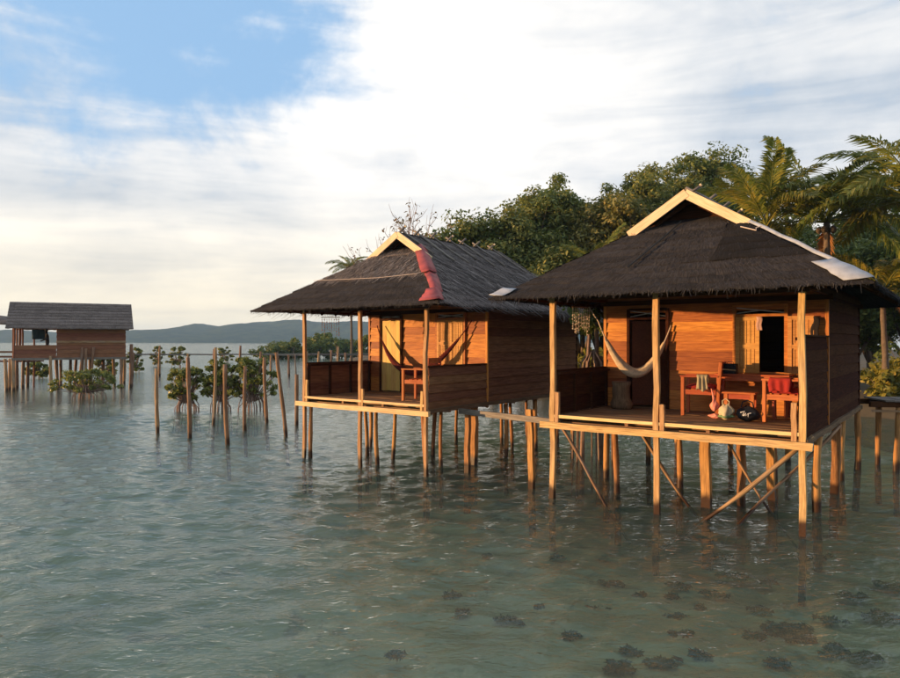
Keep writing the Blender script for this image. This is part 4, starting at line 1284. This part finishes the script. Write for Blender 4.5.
def palm_frond_mesh(L, droop, seed, leaf_len=0.55, n=58, mat_='leaf_palm', rise=0.9):
    """frond along +x, first rising then arching down; one mesh: rachis + leaflets"""
    rng = np.random.default_rng(seed)
    def c(t):
        return np.array([L * (t - 0.10 * droop * t * t), 0.0, L * (rise * 0.55 * t - droop * 0.62 * t ** 2.1)])
    v = []; f = []
    for i in range(13):
        t = i / 12; p = c(t); r = 0.028 * (1 - t) + 0.006
        v += [tuple(p + np.array([0, -r, 0])), tuple(p + np.array([0, 0, r])), tuple(p + np.array([0, r, 0])), tuple(p + np.array([0, 0, -r]))]
    for i in range(12):
        for k in range(4):
            a = i * 4 + k; b = i * 4 + (k + 1) % 4
            f.append((a, b, b + 4, a + 4))
    for i in range(n):
        t = 0.14 + 0.85 * (i + rng.uniform(-.2, .2)) / n
        p = c(t); d = c(min(t + 0.02, 1.02)) - c(t - 0.02); d /= np.linalg.norm(d)
        ll = leaf_len * max(0.0, math.sin(math.pi * (0.12 + 0.86 * t))) ** 0.6 * rng.uniform(0.8, 1.1)
        for s in (-1, 1):
            sd_ = np.array([0, s, 0.0])
            up = np.cross(d, np.array([0, 1.0, 0])); up *= np.sign(up[2]) if up[2] else 1
            dr = d * 0.75 + sd_ * 0.75 + up * rng.uniform(0.0, 0.35); dr /= np.linalg.norm(dr)
            w = 0.042
            mid = p + dr * ll * 0.55
            tip = p + dr * ll + np.array([0, 0, -ll * rng.uniform(0.15, 0.55)])
            wv = np.cross(dr, sd_ + up * 0.3); wv /= np.linalg.norm(wv) + 1e-9
            b = len(v)
            v += [tuple(p), tuple(mid + d * w), tuple(tip), tuple(mid - d * w)]
            f.append((b, b + 1, b + 2, b + 3) if s > 0 else (b + 3, b + 2, b + 1, b))
    o = mesh_np('frond', v, f, mat_)
    me = o.data
    bpy.data.objects.remove(o)
    return me

FR = [palm_frond_mesh(3.4, 0.75, 1, 0.85), palm_frond_mesh(3.2, 1.05, 2, 0.85), palm_frond_mesh(3.5, 0.35, 3, 0.75), palm_frond_mesh(3.3, 0.8, 4, 0.85, mat_='leaf_gold'), palm_frond_mesh(2.6, 1.5, 5, 0.45, mat_='dead_frond', rise=0.3)]

def palm(loc, h, scale, label, seed, nf=18, kinds=(0, 1, 0, 1, 2, 3), lean=(0.0, 0.0), dead=1, el0=58, group='coconut palms on the shore'):
    rng = np.random.default_rng(seed)
    t = thing('coconut_palm', label, 'palm', loc, 0, group)
    pts = []; rr = []
    for i in range(10):
        u = i / 9
        pts.append((lean[0] * u * u + 0.06 * math.sin(5 * u), lean[1] * u * u, -0.4 + (h + 0.4) * u)); rr.append(0.12 * scale * (1.35 - 0.6 * u) + (0.02 if i % 2 else 0))
    MB().tube(pts, rr, 9).build('trunk', 'palm_bark', t, smooth=True)
    top = Vector(pts[-1])
    for i in range(nf):
        a = i * 2.399963 + rng.uniform(-.2, .2)
        q = i / nf
        k = kinds[rng.integers(len(kinds))]
        o = bpy.data.objects.new('frond', FR[k])
        el = R(el0 - 85 * q + rng.uniform(-8, 8))
        o.rotation_euler = (rng.uniform(-.4, .4), -el * 0.75, a)
        s = scale * rng.uniform(0.85, 1.1)
        o.scale = (s, s, s)
        o.location = top
        link(o, t)
    for i in range(dead):
        o = bpy.data.objects.new('dead_frond', FR[4]); a = rng.uniform(0, 6.28)
        o.rotation_euler = (0, R(35), a); o.scale = (scale,) * 3; o.location = top - Vector((0, 0, 0.1))
        link(o, t)
    for i in range(5):
        a = i * 1.3
        lump('coconut', 'palm_bark', t, 0.11 * scale, 0.11 * scale, 0.24 * scale, 60 + i, loc=(top.x + 0.22 * math.cos(a) * scale, top.y + 0.22 * math.sin(a) * scale, top.z - 0.38 * scale), n=(8, 6), amp=0.02)
    return t

LAND = 0.55
def tree_at(px, top_y, rpx, Y, lo_frac, label, leaf, seed, **kw):
    h = 3 + (340.5 - top_y) / 680 * Y - LAND
    rx = rpx / 680 * Y
    return broad_tree(((px - 450) / 680 * Y, Y, LAND), h, rx, rx * 0.9, h * lo_frac, label, leaf, seed, **kw)
tree_at(466, 212, 56, 37.5, 0.10, 'low dark green tree just right of the bare-twigged tree', 'leaf_dark', 41)
tree_at(522, 190, 64, 40, 0.08, 'dark green tree rising behind the ridge of the farther hut', 'leaf_dark', 42, clusters=330)
tree_at(580, 176, 66, 43, 0.08, 'tall dark tree left of the yellowish tree on the shore', 'leaf_dark', 43, clusters=330)
tree_at(545, 232, 58, 36.5, 0.04, 'brownish green lower tree in the gap between the two hut roofs', 'leaf_mid', 44, clusters=290)
tree_at(622, 194, 54, 37, 0.06, 'yellowish green tree left of the nearer hut gable', 'leaf_yellow', 45, clusters=300)
tree_at(660, 167, 56, 42, 0.1, 'green tree rising directly behind the nearer hut gable', 'leaf_mid', 46)
tree_at(712, 153, 56, 42, 0.1, 'tallest leafy tree, between the gable and the palms', 'leaf_dark', 47, clusters=330)
tree_at(790, 206, 60, 47, 0.05, 'dark tree behind the two coconut palms', 'leaf_dark', 48, clusters=320)
tree_at(872, 176, 42, 45, 0.05, 'dark tree behind the drooping fronds at the right edge', 'leaf_dark', 49, clusters=320)
tree_at(440, 236, 40, 41, 0.02, 'low dark tree behind the bare-twigged tree', 'leaf_dark', 50)
tree_at(905, 215, 60, 38, 0.0, 'dark full tree at the right edge behind the golden palm', 'leaf_dark', 51, clusters=330)
tree_at(845, 235, 60, 41, 0.0, 'dark low tree between the tall palm and the right edge', 'leaf_dark', 52, clusters=330)
tree_at(494, 203, 44, 36.8, 0.06, 'mid green tree left of the dark tree above the farther hut ridge', 'leaf_mid', 53)
tree_at(550, 186, 46, 39, 0.06, 'leafy green tree between the two dark trees above the roof gap', 'leaf_mid', 54)
tree_at(604, 182, 44, 41, 0.06, 'green tree just behind the yellowish tree', 'leaf_dark', 55)
tree_at(640, 174, 44, 39.5, 0.06, 'bright green tree touching the left slope of the nearer hut gable', 'leaf_mid', 56)
tree_at(690, 164, 44, 44, 0.06, 'green tree left of the tallest leafy tree', 'leaf_mid', 57)
# tree with bare twigs
def bare_tree(px, top_y, Y, label, seed):
    rng = np.random.default_rng(seed)
    h = 3 + (340.5 - top_y) / 680 * Y - LAND
    t = thing('bare_tree', label, 'tree', ((px - 450) / 680 * Y, Y, LAND), 0, 'trees along the shore')
    mb = MB(); tips = []
    def grow(p, d, L, r, lev):
        d = d / np.linalg.norm(d)
        m1 = p + d * L * 0.5 + rng.normal(0, 0.05 * L, 3); e = p + d * L + rng.normal(0, 0.05 * L, 3)
        mb.tube([tuple(p), tuple(m1), tuple(e)], [r, r * 0.85, r * 0.65], 6 if lev < 2 else 4, cap=False)
        if lev >= 5:
            tips.append(e); return
        for i in range(3 if lev < 4 else 2):
            nd = d + rng.normal(0, 0.55, 3) + np.array([0, 0, 0.12])
            grow(e if i else m1, nd, L * rng.uniform(0.55, 0.8), r * 0.6, lev + 1)
    for i in range(6):
        grow(np.array([0, 0, h * 0.42]), np.array([-0.9 + 0.33 * i + rng.normal(0, 0.12), rng.normal(0, .4), 1.0]), h * 0.17, 0.075, 1)
    zs = max(p[2] for p in tips)
    kz = (h - h * 0.42) / (zs - h * 0.42)
    mb.v = [(x * kz * 0.55, y * kz * 0.9, h * 0.42 + (z - h * 0.42) * kz) for (x, y, z) in mb.v]
    tips = [np.array([p[0] * kz * 0.55, p[1] * kz * 0.9, h * 0.42 + (p[2] - h * 0.42) * kz]) for p in tips]
    mb.tube([(0.2, 0, -0.5), (0.05, 0, h * 0.2), (0, 0, h * 0.42)], [0.2, 0.15, 0.10], 8)
    mb.build('branches', 'root_bark', t, smooth=True)
    tp = np.array(tips)
    v, f = leaf_cloud(tp[::2], np.full(len(tp[::2]), 0.20), 3, 0.10, rng)
    mesh_np('crown', v, f, 'leaf_brown', t)
    C = np.stack([rng.uniform(-1.9, 1.6, 26), rng.uniform(-1, 1, 26), rng.uniform(h * 0.30, h * 0.60, 26)], axis=1)
    v, f = leaf_cloud(C, rng.uniform(0.3, 0.6, 26), 70, 0.15, rng)
    mesh_np('lower_leaves', v, f, 'leaf_dark', t)
    return t
bare_tree(411, 200, 37, 'tree with bare brownish twigs above the peak of the farther hut', 7)

# coconut palms
def palm_at(px, crown_y, Y, scale, label, seed, **kw):
    h = 3 + (340.5 - crown_y) / 680 * Y - LAND
    return palm(((px - 450) / 680 * Y, Y, LAND), h, scale, label, seed, **kw)
palm_at(768, 226, 30, 1.12, 'sunlit coconut palm just right of the nearer hut gable', 3, kinds=(2, 3, 0, 0, 3), nf=18, dead=1, el0=80)
palm_at(828, 222, 31, 1.35, 'tall dark green coconut palm above the right end of the roof', 4, kinds=(0, 1, 2, 0), nf=24, dead=1)
palm_at(908, 200, 27, 1.40, 'coconut palm at the right edge with long drooping fronds', 6, lean=(0.4, 0), kinds=(1, 1, 0, 3), nf=20, dead=2)
palm_at(596, 268, 34.5, 0.72, 'young yellowish palm in front of the trees between the roofs', 8, kinds=(2, 0, 3), nf=14, dead=0)
palm_at(351, 270, 62, 0.72, 'small distant palm beside the peak of the farther hut', 9, kinds=(0, 1), nf=16, dead=0)
palm_at(884, 292, 29, 0.9, 'low young palm with golden fronds right of the nearer hut', 12, kinds=(3, 3, 1), nf=16, dead=1)

# understorey along the shore
def shrub(loc, rx, h, label, leaf, seed, n=40, per=70, ls=0.13, group='shrubs along the shore'):
    rng = np.random.default_rng(seed)
    t = thing('shore_shrub', label, 'shrub', loc, 0, group)
    C = np.stack([rng.normal(0, rx * 0.45, n), rng.normal(0, rx * 0.4, n), rng.uniform(0.15, 1, n) * h * (0.55 + 0.45 * rng.random(n))], axis=1)
    v, f = leaf_cloud(C, rng.uniform(0.22, 0.5, n), per, ls, rng)
    mb = MB()
    for p in C[::2]:
        mb.tube([(p[0] * 0.15, p[1] * 0.15, -0.2), tuple(p * 0.55 + rng.normal(0, .05, 3)), tuple(p)], [0.03, 0.02, 0.008], 4, cap=False)
    mb.build('stems', 'bark', t)
    mesh_np('foliage', v, f, leaf, t)
    return t
for (px_, Y, rx, h, lf, sd_, lab) in ((585, 34.6, 1.3, 2.7, 'leaf_gold', 72, 'sunlit golden shrub seen in the gap left of the nearer hut wall'),
        (890, 32.5, 1.1, 2.2, 'leaf_gold', 74, 'golden shrub on the shore right of the nearer hut'),
        (893, 28, 0.9, 1.5, 'leaf_gold', 77, 'small golden shrub closest to the boardwalk at the right edge'),
        (915, 35, 2.0, 2.8, 'leaf_dark', 75, 'dark shrub behind the golden shrub at the right edge')):
    shrub(((px_ - 450) / 680 * Y, Y, LAND - 0.2), rx, h, lab, lf, sd_)

# mangroves
def mangrove(loc, rx, h, label, seed, n=26, per=60, ls=0.11, roots=14, leaf='leaf_mangrove', group='mangroves standing in the shallows', lo=0.30, spread=1.0):
    rng = np.random.default_rng(seed)
    t = thing('mangrove', label, 'mangrove', loc, 0, group)
    mb = MB()
    for i in range(roots):
        a = rng.uniform(0, 6.28); L = rx * rng.uniform(0.25, 0.75) * spread
        z0 = h * rng.uniform(0.18, 0.42)
        ca, sa = math.cos(a), math.sin(a)
        mb.tube([(0.08 * ca, 0.08 * sa, z0), (L * 0.5 * ca, L * 0.5 * sa, z0 * 0.85), (L * 0.85 * ca, L * 0.85 * sa, z0 * 0.35), (L * ca, L * sa, SEA - 0.1)], [0.022, 0.02, 0.018, 0.016], 5)
    mb.build('prop_roots', 'root_bark', t, smooth=True)
    C = []
    for i in range(n):
        u = rng.random()
        zz_ = h * (lo + (0.92 - lo) * u)
        r = rx * (1.12 - 0.55 * u ** 2.2) * rng.random() ** 0.5
        a = rng.uniform(0, 6.28)
        C.append((r * math.cos(a), r * math.sin(a) * 0.8, zz_))
    C = np.array(C)
    st_ = MB()
    for p in C:
        st_.tube([(p[0] * 0.1, p[1] * 0.1, h * 0.18), (p[0] * 0.6, p[1] * 0.6, p[2] * 0.62 + h * 0.05), tuple(p)], [0.028, 0.018, 0.008], 4, cap=False)
    st_.build('branches', 'root_bark', t)
    v, f = leaf_cloud(C, rng.uniform(0.12, 0.24, n) * (0.6 + 0.4 * rx), per, ls, rng, aspect=2.0)
    mesh_np('foliage', v, f, leaf, t)
    return t
for (px_, base_y, top_y, rpx, sd_, lab) in (
        (86, 398, 367, 30, 81, 'yellow green mangrove bush in front of the distant hut'),
        (186, 411, 364, 21, 82, 'round mangrove bush behind the first two stakes'),
        (222, 411, 356, 17, 83, 'mangrove bush behind the third and fourth stakes'),
        (252, 411, 354, 24, 84, 'dense mangrove bush behind the fifth and sixth stakes'),
        (178, 367, 345, 11, 85, 'small distant mangrove beyond the walkway rail, above the second stake'),
        (158, 366, 345, 7, 86, 'slim distant mangrove beyond the walkway left of the stakes'),
        (136, 372, 346, 8, 87, 'slim mangrove just right of the distant hut'),
        (224, 362, 346, 9, 88, 'tiny far mangrove seen above the walkway left of the thicket'),
        (38, 378, 359, 10, 89, 'dark mangrove seen under the porch of the distant hut'),
        (106, 377, 355, 12, 90, 'dark mangrove seen under the right half of the distant hut')):
    base, Y = from_px(px_, base_y)
    h = 3 + (340.5 - top_y) / 680 * Y
    far = Y > 45
    mangrove(tuple(base), rpx / 680 * Y, h, lab, sd_, n=34 if far else 64, per=45 if far else 42, ls=0.16 if far else 0.085, roots=10 if far else 26, lo=0.12 if far else 0.30)
# slim mangrove trunks between the huts
tt = thing('mangrove', 'slim pale mangrove trunks with splayed roots in the gap between the huts', 'mangrove', tuple(to_world(hut1, -1.15, 4.2, 0)), 0.3, 'mangroves standing in the shallows')
mb = MB()
for i, (dx, dy) in enumerate(((-0.16, 0), (0.12, 0.05), (0.3, -0.1))):
    mb.tube([(dx * 2.2, dy, SEA - 0.1), (dx * 1.6, dy, 1.4), (dx, dy, 2.2), (dx * 0.9 + 0.04, dy, 3.1), (dx * 0.8, dy, 3.9)], [0.05, 0.05, 0.055, 0.05, 0.035], 6)
for i in range(12):
    a = i * 0.55; L = 0.35 + 0.3 * ((i * 7) % 5) / 5
    mb.tube([(0.05 * math.cos(a), 0.05 * math.sin(a), 2.75), (L * 0.6 * math.cos(a), L * 0.6 * math.sin(a), 2.45), (L * math.cos(a), L * math.sin(a), 1.2), (L * 1.1 * math.cos(a), L * 1.1 * math.sin(a), SEA - 0.1)], [0.025, 0.024, 0.02, 0.018], 5)
mb.build('prop_roots', 'root_bark', tt, smooth=True)
rng = np.random.default_rng(5)
C = np.stack([rng.normal(0, 0.35, 14), rng.normal(0, .35, 14), rng.uniform(3.3, 4.1, 14)], axis=1)
v, f = leaf_cloud(C, rng.uniform(0.15, 0.3, 14), 40, 0.09, rng)
mesh_np('foliage', v, f, 'leaf_dark', tt)

# far thicket of mangroves beyond the walkway, one mass
rng = np.random.default_rng(77)
n = 520
X = rng.uniform(-32, 4, n); Yy = rng.uniform(108, 122, n)
top = 3.7 + 0.7 * np.sin(X * 0.5) + 0.4 * np.sin(X * 1.7) + np.clip((X + 15) * 0.06, -0.6, 1.0)
top *= np.clip((X + 33.5) / 4, 0.25, 1)
Zc = top * rng.uniform(0.08, 0.95, n)
v, f = leaf_cloud(np.stack([X, Yy, Zc], axis=1), rng.uniform(0.5, 0.95, n), 60, 0.26, rng)
mb = MB()
for i in range(0, n, 6):
    mb.tube([(X[i] + rng.normal(0, .3), Yy[i], SEA - 0.1), (X[i], Yy[i], Zc[i])], 0.05, 4)
o = mesh_np('mangrove_thicket', v, f, 'leaf_far')
tag(o, 'far low belt of green mangroves between the stakes and the farther hut', 'mangroves'); o['kind'] = 'stuff'
o2 = mb.build('thicket_stems', 'root_bark', o)

# ================================================================== far footbridge behind the stakes
YB = 58.0
fb = thing('footbridge', 'long thin wooden footbridge running across the bay behind the stakes', 'footbridge', (-16, YB, 0))
x0, x1 = -27.6, -4.0
for i in range(6):
    a = x0 + (x1 - x0) * i / 6; b = x0 + (x1 - x0) * (i + 1) / 6
    plank('bridge_beam', (a + 16, 0, 1.84), (b + 16, 0, 1.84 + random.uniform(-.02, .02)), 0.15 if i > 2 else 0.10, 0.8, 'grey_wood', fb, seg=4, jit=0.015)
for px_, t_ in ((136, 2.0), (162, 2.6), (190, 1.9), (216, 2.3), (242, 2.6), (262, 2.1), (272, 1.8), (290, 1.8), (308, 2.1), (320, 2.1), (332, 2.2), (339, 2.5), (346, 2.0)):
    X = (px_ - 450) / 680 * YB
    pole('bridge_post', (X + 16 + random.uniform(-.1, .1), -0.45, SEA - 0.1), (X + 16, -0.45, t_), 0.11, 0.09, 'stake_wood', fb, n=6, seg=5)

# ================================================================== distant hut on the left
YF = 42.0
def fx(px): return (px - 450) / 680 * YF
def fz(py): return 3 + (340.5 - py) / 680 * YF
hx = fx(70)
def fo(px): return (fx(px) - hx) * 0.88
def fw_(px, y, z):
    c_, s_ = math.cos(R(28)), math.sin(R(28))
    return (hx + fo(px) * c_ - y * s_, YF + fo(px) * s_ + y * c_, z)
fh = thing('stilt_hut', 'distant grey-roofed stilt hut at the left edge, long roof side to the viewer', 'hut', (hx, YF, 0), R(28))
dpt = 4.2
zd = fz(357); zeF = fz(328); zrF = fz(301.5)
xa, xb = fo(16), fo(127)
xm = fo(57)
# roof: gable, ridge along x; courses
rf = MB()
rf.bar((xa - 0.3, dpt / 2, zrF - 0.1), (xb + 0.3, dpt / 2, zrF - 0.1), 0.1, 0.08)
for i in range(8):
    x = xa - 0.2 + (xb - xa + 0.4) * i / 7
    rf.bar((x, -0.5, zeF), (x, dpt / 2, zrF - 0.06), 0.06, 0.05); rf.bar((x, dpt + 0.5, zeF), (x, dpt / 2, zrF - 0.06), 0.06, 0.05)
roofF = rf.build('roof', 'far_wood', fh)
nc = 9
for s in (0, 1):
    ye = -0.6 if s == 0 else dpt + 0.6
    for i in range(nc):
        a = i / nc; b = min(1, (i + 1.5) / nc)
        def pt(x, u): return (x, ye + (dpt / 2 - ye) * u, zeF - 0.05 + (zrF + 0.02 - zeF + 0.05) * u)
        xL, xR = fo(9.5) - 0.02, fo(135)
        qd = (pt(xL, a), pt(xR, a), pt(xR, b), pt(xL, b)) if s == 0 else (pt(xR, a), pt(xL, a), pt(xL, b), pt(xR, b))
        slope_course(roofF, qd, 'thatch_far', thick=0.06)
# walls
fw = plank_wall(fh, 'front_wall', 'x', 0.0, xm, xb, zd, zeF + 0.25, [], 'far_wood', pitch=0.26)
plank_wall(fh, 'right_wall', 'y', xb, 0.03, dpt, zd, zeF + 0.3, [], 'far_wood', pitch=0.3, out=1)
plank_wall(fh, 'inner_wall', 'y', xm, 0.05, dpt, zd, zeF + 0.3, [], 'far_wood', pitch=0.3, out=-1)
plank_wall(fh, 'back_wall', 'x', dpt, xm, xb, zd, zeF + 0.25, [], 'far_wood', pitch=0.3, out=1)
plank_wall(fh, 'porch_parapet', 'x', 0.0, xa, xm - 0.03, zd, fz(345), [], 'far_wood', pitch=0.26)
plank('pale_rail', (xm, -0.06, fz(341.5)), (xb, -0.06, fz(341.5)), 0.13, 0.03, 'stake_wood', fh)
plank('floor_beam', (xa - 0.1, -0.05, zd - 0.08), (xb + 0.1, -0.05, zd - 0.08), 0.14, 0.10, 'grey_wood', fh, seg=6)
fl = MB().box(((xa + xb) / 2, dpt / 2, zd - 0.03), (xb - xa - 0.1, dpt - 0.1, 0.06)).build('floor', 'deck_wood', fh)
for x in (xa + 0.02, xa + 0.16 + 0.1, xa + 0.42):
    pole('porch_post', (x, 0.02 if x < xa + .1 else 0.3, zd - 0.2), (x, 0.02 if x < xa + .1 else 0.3, zeF + 0.1), 0.05, 0.05, 'far_wood', fh, n=6)
pole('porch_post', (xa + 0.02, dpt - 0.05, zd - 0.2), (xa + 0.02, dpt - 0.05, zeF + 0.1), 0.05, 0.05, 'far_wood', fh, n=6)
for (px_, y) in ((8, 0), (11, .8), (15, 0), (17, 1.5), (22, 2.6), (24, dpt), (51, -0.1), (56, 1.2), (58, dpt), (70, 2), (75, dpt), (82, 1.0), (90, dpt), (104, 1.6), (116, 3), (122, -0.05), (125, 1.8), (129, dpt)):
    X = fo(px_)
    tilt = random.uniform(-.12, .12)
    pole('stilt', (X + tilt, y, SEA - 0.1), (X, y, zd - 0.05 if px_ not in (51,) else zd + 0.1), 0.10, 0.09, 'stake_wood', fh, n=6, seg=5)
for (p0, p1) in (((fo(79), -0.3, SEA - .1), (fo(82), -0.3, fz(347))), ((fo(90), -0.3, 0.2), (fo(94), -0.25, fz(347))), ((fo(84), -0.35, SEA - .1), (fo(86), -0.3, fz(348)))):
    pole('leaning_pole', p0, p1, 0.09, 0.08, 'stake_wood', fh, n=6, seg=5)
pole('mooring_post', (fo(133), 0.2, SEA - 0.1), (fo(133), 0.2, fz(344)), 0.12, 0.11, 'stake_wood', fh, n=7)
# cloth on a line in the porch
cl = thing('hanging_cloth', 'dark teal cloth hanging in the porch of the distant hut', 'cloth', fw_(40, 0.7, fz(329)), R(28))
v = []
for i in range(10):
    for j in range(12):
        v.append((-0.42 + 0.84 * j / 11, 0.04 * math.sin(j * 1.3 + i * 0.3), -0.62 * i / 9))
o = mesh_np('cloth_fold', v, grid_faces(10, 12), 'teal_cloth', cl, smooth=True)
sm = o.modifiers.new('thickness', 'SOLIDIFY'); sm.thickness = 0.01
MB().tube([(-1.2, 0, 0.03), (0, 0, 0.0), (1.0, 0, 0.03)], 0.008, 4).build('line', 'cord', cl)

# person standing at the parapet
def person(loc, rz, label):
    p = thing('person', label, 'person', loc, rz)
    me = bpy.data.meshes.new('body')
    J = {  # joint: (pos, radius)
        'pelvis': ((0, 0, 0.93), 0.145), 'waist': ((0, 0, 1.08), 0.125), 'chest': ((0.02, 0, 1.28), 0.15), 'neckb': ((0.03, 0, 1.44), 0.075), 'neck': ((0.05, 0, 1.50), 0.055),
        'head0': ((0.06, 0, 1.58), 0.085), 'head1': ((0.06, 0, 1.68), 0.088),
        'shl': ((0.02, 0.19, 1.40), 0.065), 'ell': ((0.10, 0.25, 1.12), 0.045), 'wrl': ((0.30, 0.20, 1.02), 0.033), 'hal': ((0.38, 0.18, 1.00), 0.036),
        'shr': ((0.02, -0.19, 1.40), 0.065), 'elr': ((0.10, -0.25, 1.12), 0.045), 'wrr': ((0.30, -0.20, 1.02), 0.033), 'har': ((0.38, -0.18, 1.00), 0.036),
        'hipl': ((0, 0.10, 0.88), 0.10), 'knl': ((0.03, 0.11, 0.48), 0.062), 'anl': ((0, 0.11, 0.09), 0.042), 'tol': ((0.15, 0.12, 0.035), 0.034),
        'hipr': ((0, -0.10, 0.88), 0.10), 'knr': ((0.03, -0.11, 0.48), 0.062), 'anr': ((0, -0.11, 0.09), 0.042), 'tor': ((0.15, -0.12, 0.035), 0.034)}
    E = [('pelvis', 'waist'), ('waist', 'chest'), ('chest', 'neckb'), ('neckb', 'neck'), ('neck', 'head0'), ('head0', 'head1'), ('chest', 'shl'), ('shl', 'ell'), ('ell', 'wrl'), ('wrl', 'hal'),
         ('chest', 'shr'), ('shr', 'elr'), ('elr', 'wrr'), ('wrr', 'har'), ('pelvis', 'hipl'), ('hipl', 'knl'), ('knl', 'anl'), ('anl', 'tol'), ('pelvis', 'hipr'), ('hipr', 'knr'), ('knr', 'anr'), ('anr', 'tor')]
    keys = list(J)
    me.from_pydata([J[k][0] for k in keys], [(keys.index(a), keys.index(b)) for a, b in E], [])
    o = bpy.data.objects.new('body', me); link(o, p)
    sk = o.modifiers.new('skin', 'SKIN'); sk.use_smooth_shade = True
    for i, k in enumerate(keys):
        sv = me.skin_vertices[0].data[i]; r = J[k][1]; sv.radius = (r, r); sv.use_root = (k == 'pelvis')
    sb = o.modifiers.new('sub', 'SUBSURF'); sb.levels = 1; sb.render_levels = 2
    me.materials.append(M['dark_cloth'])
    lump('hair', 'hair', p, 0.105, 0.10, 0.16, 4, loc=(0.045, 0, 1.60), amp=0.04)
    return p
person(fw_(47.5, 0.42, zd + 0.002), R(215), 'person in dark clothes standing in the porch of the distant hut')

# neighbouring shelter cut by the left edge
sh = thing('stilt_shelter', 'open stilt shelter cut off by the left edge beside the distant hut', 'shelter', (fx(-30), YF + 1.5, 0), 0)
ox = fx(-30)
r_ = MB(); r_.bar((fx(-70) - ox, 1.5, fz(312)), (fx(6) - ox, 1.5, fz(321)), 0.10, 0.1)
rs = r_.build('roof', 'far_wood', sh)
slope_course(rs, ((fx(-72) - ox, -0.8, fz(322)), (fx(7) - ox, -0.8, fz(324.5)), (fx(7) - ox, 1.6, fz(318)), (fx(-72) - ox, 1.6, fz(309))), 'thatch_far', thick=0.09)
for i, px_ in enumerate((2, -20, -45, -66)):
    pole('shelter_post', (fx(px_) - ox, 0, SEA - 0.1), (fx(px_) - ox, 0, fz(324)), 0.06, 0.055, 'far_wood', sh, n=6)
    pole('shelter_post', (fx(px_) - ox + 0.2, 1.4, SEA - 0.1), (fx(px_) - ox + 0.2, 1.4, fz(322)), 0.06, 0.055, 'far_wood', sh, n=6)
for z in (352, 357):
    plank('shelter_rail', (fx(-70) - ox, 0.07, fz(z)), (fx(14) - ox, 0.07, fz(z)), 0.12, 0.06, 'far_wood', sh)
plank('shelter_floor', (fx(-70) - ox, 0.8, fz(362)), (fx(14) - ox, 0.8, fz(362)), 1.6, 0.08, 'far_wood', sh, up=(0, 1, 0))

# ================================================================== rear walkway on the right
wk = thing('rear_walkway', 'grey boardwalk leading right from behind the nearer hut', 'walkway', tuple(to_world(hut1, 4.6, 7.3, 0)), R(-8))
for i in range(26):
    plank('walkway_board', (0.1 + i * 0.2, -0.5, 1.62 + random.uniform(-.006, .006)), (0.1 + i * 0.2, 0.6, 1.62), 0.185, 0.035, 'grey_wood', wk, up=(1, 0, 0), jit=0.004, seg=2)
for y in (-0.42, 0.52):
    plank('walkway_bearer', (-0.3, y, 1.53), (5.4, y, 1.53), 0.12, 0.08, 'wall_dark', wk, seg=6)
plank('walkway_rail', (-0.3, -0.50, 1.40), (5.4, -0.50, 1.36), 0.05, 0.04, 'stake_wood', wk, seg=6)
for x in (0.3, 2.0, 3.7, 5.2):
    for y in (-0.40, 0.5):
        pole('walkway_post', (x, y, SEA - 0.12), (x, y, 1.47), 0.07, 0.06, 'pile_wood', wk, n=7)

# ================================================================== weed clumps on the sandy bottom
rng = np.random.default_rng(21)
spots = [(612, 588, 20), (650, 548, 10), (790, 632, 40), (680, 590, 22), (712, 598, 24), (768, 586, 16), (760, 615, 18), (676, 622, 16), (680, 640, 18), (672, 600, 12), (754, 640, 22), (800, 640, 44), (780, 668, 20),
         (840, 655, 34), (868, 662, 40), (880, 620, 30), (736, 580, 30), (700, 612, 10), (660, 668, 26), (620, 672, 30), (450, 600, 14), (462, 617, 14), (505, 625, 18), (395, 660, 14), (570, 640, 12), (540, 612, 10), (598, 614, 18), (630, 656, 16), (890, 590, 30), (850, 600, 24), (556, 560, 10), (486, 560, 8), (720, 560, 22), (810, 560, 26), (745, 548, 18), (640, 600, 12), (830, 625, 20), (700, 660, 18)]
for i, (px_, py_, wpx) in enumerate(spots):
    # seen through the surface: straight line bent by refraction is left to the flat sheet
    Y = (3.0 - SEA) * 680 / (py_ - 340.5); X = (px_ - 450) / 680 * Y
    r = wpx / 680 * Y * 0.5
    k = 9 + int(r * 40)
    C = np.stack([rng.normal(0, r * 0.55, k), rng.normal(0, r * 0.32, k), rng.uniform(0.0, 0.05, k)], axis=1)
    v, f = leaf_cloud(C, rng.uniform(0.25, 0.6, k) * max(r, 0.08) * 0.55, 20, 0.05, rng, up_bias=2.5, flat=0.12, aspect=2.6)
    o = mesh_np('seaweed_clump', v, f, 'weed')
    o.location = (X, Y, SEA + 0.05)
    tag(o, 'dark patch of seaweed on the sandy bottom of the shallows', 'seaweed', 'seaweed patches on the sea bottom')

# ================================================================== air
bm = bmesh.new()
bmesh.ops.create_cube(bm, size=1.0)
me = bpy.data.meshes.new('haze'); bm.to_mesh(me); bm.free()
hz = bpy.data.objects.new('haze', me)
hz.scale = (5000, 3200, 58); hz.location = (0, 900, 58 / 2 - 3.2)
m = bpy.data.materials.new('haze'); m.use_nodes = True
g = NT(m.node_tree)
pv = g.n('ShaderNodeVolumePrincipled', ins={'Color': (0.42, 0.66, 1.0, 1), 'Density': 0.00026, 'Anisotropy': 0.2})
o_ = g.n('ShaderNodeOutputMaterial'); g.t.links.new(pv.outputs[0], o_.inputs['Volume'])
me.materials.append(m)
hz['kind'] = 'stuff'; hz['label'] = 'thin blue haze over the bay'; hz['category'] = 'haze'
link(hz)
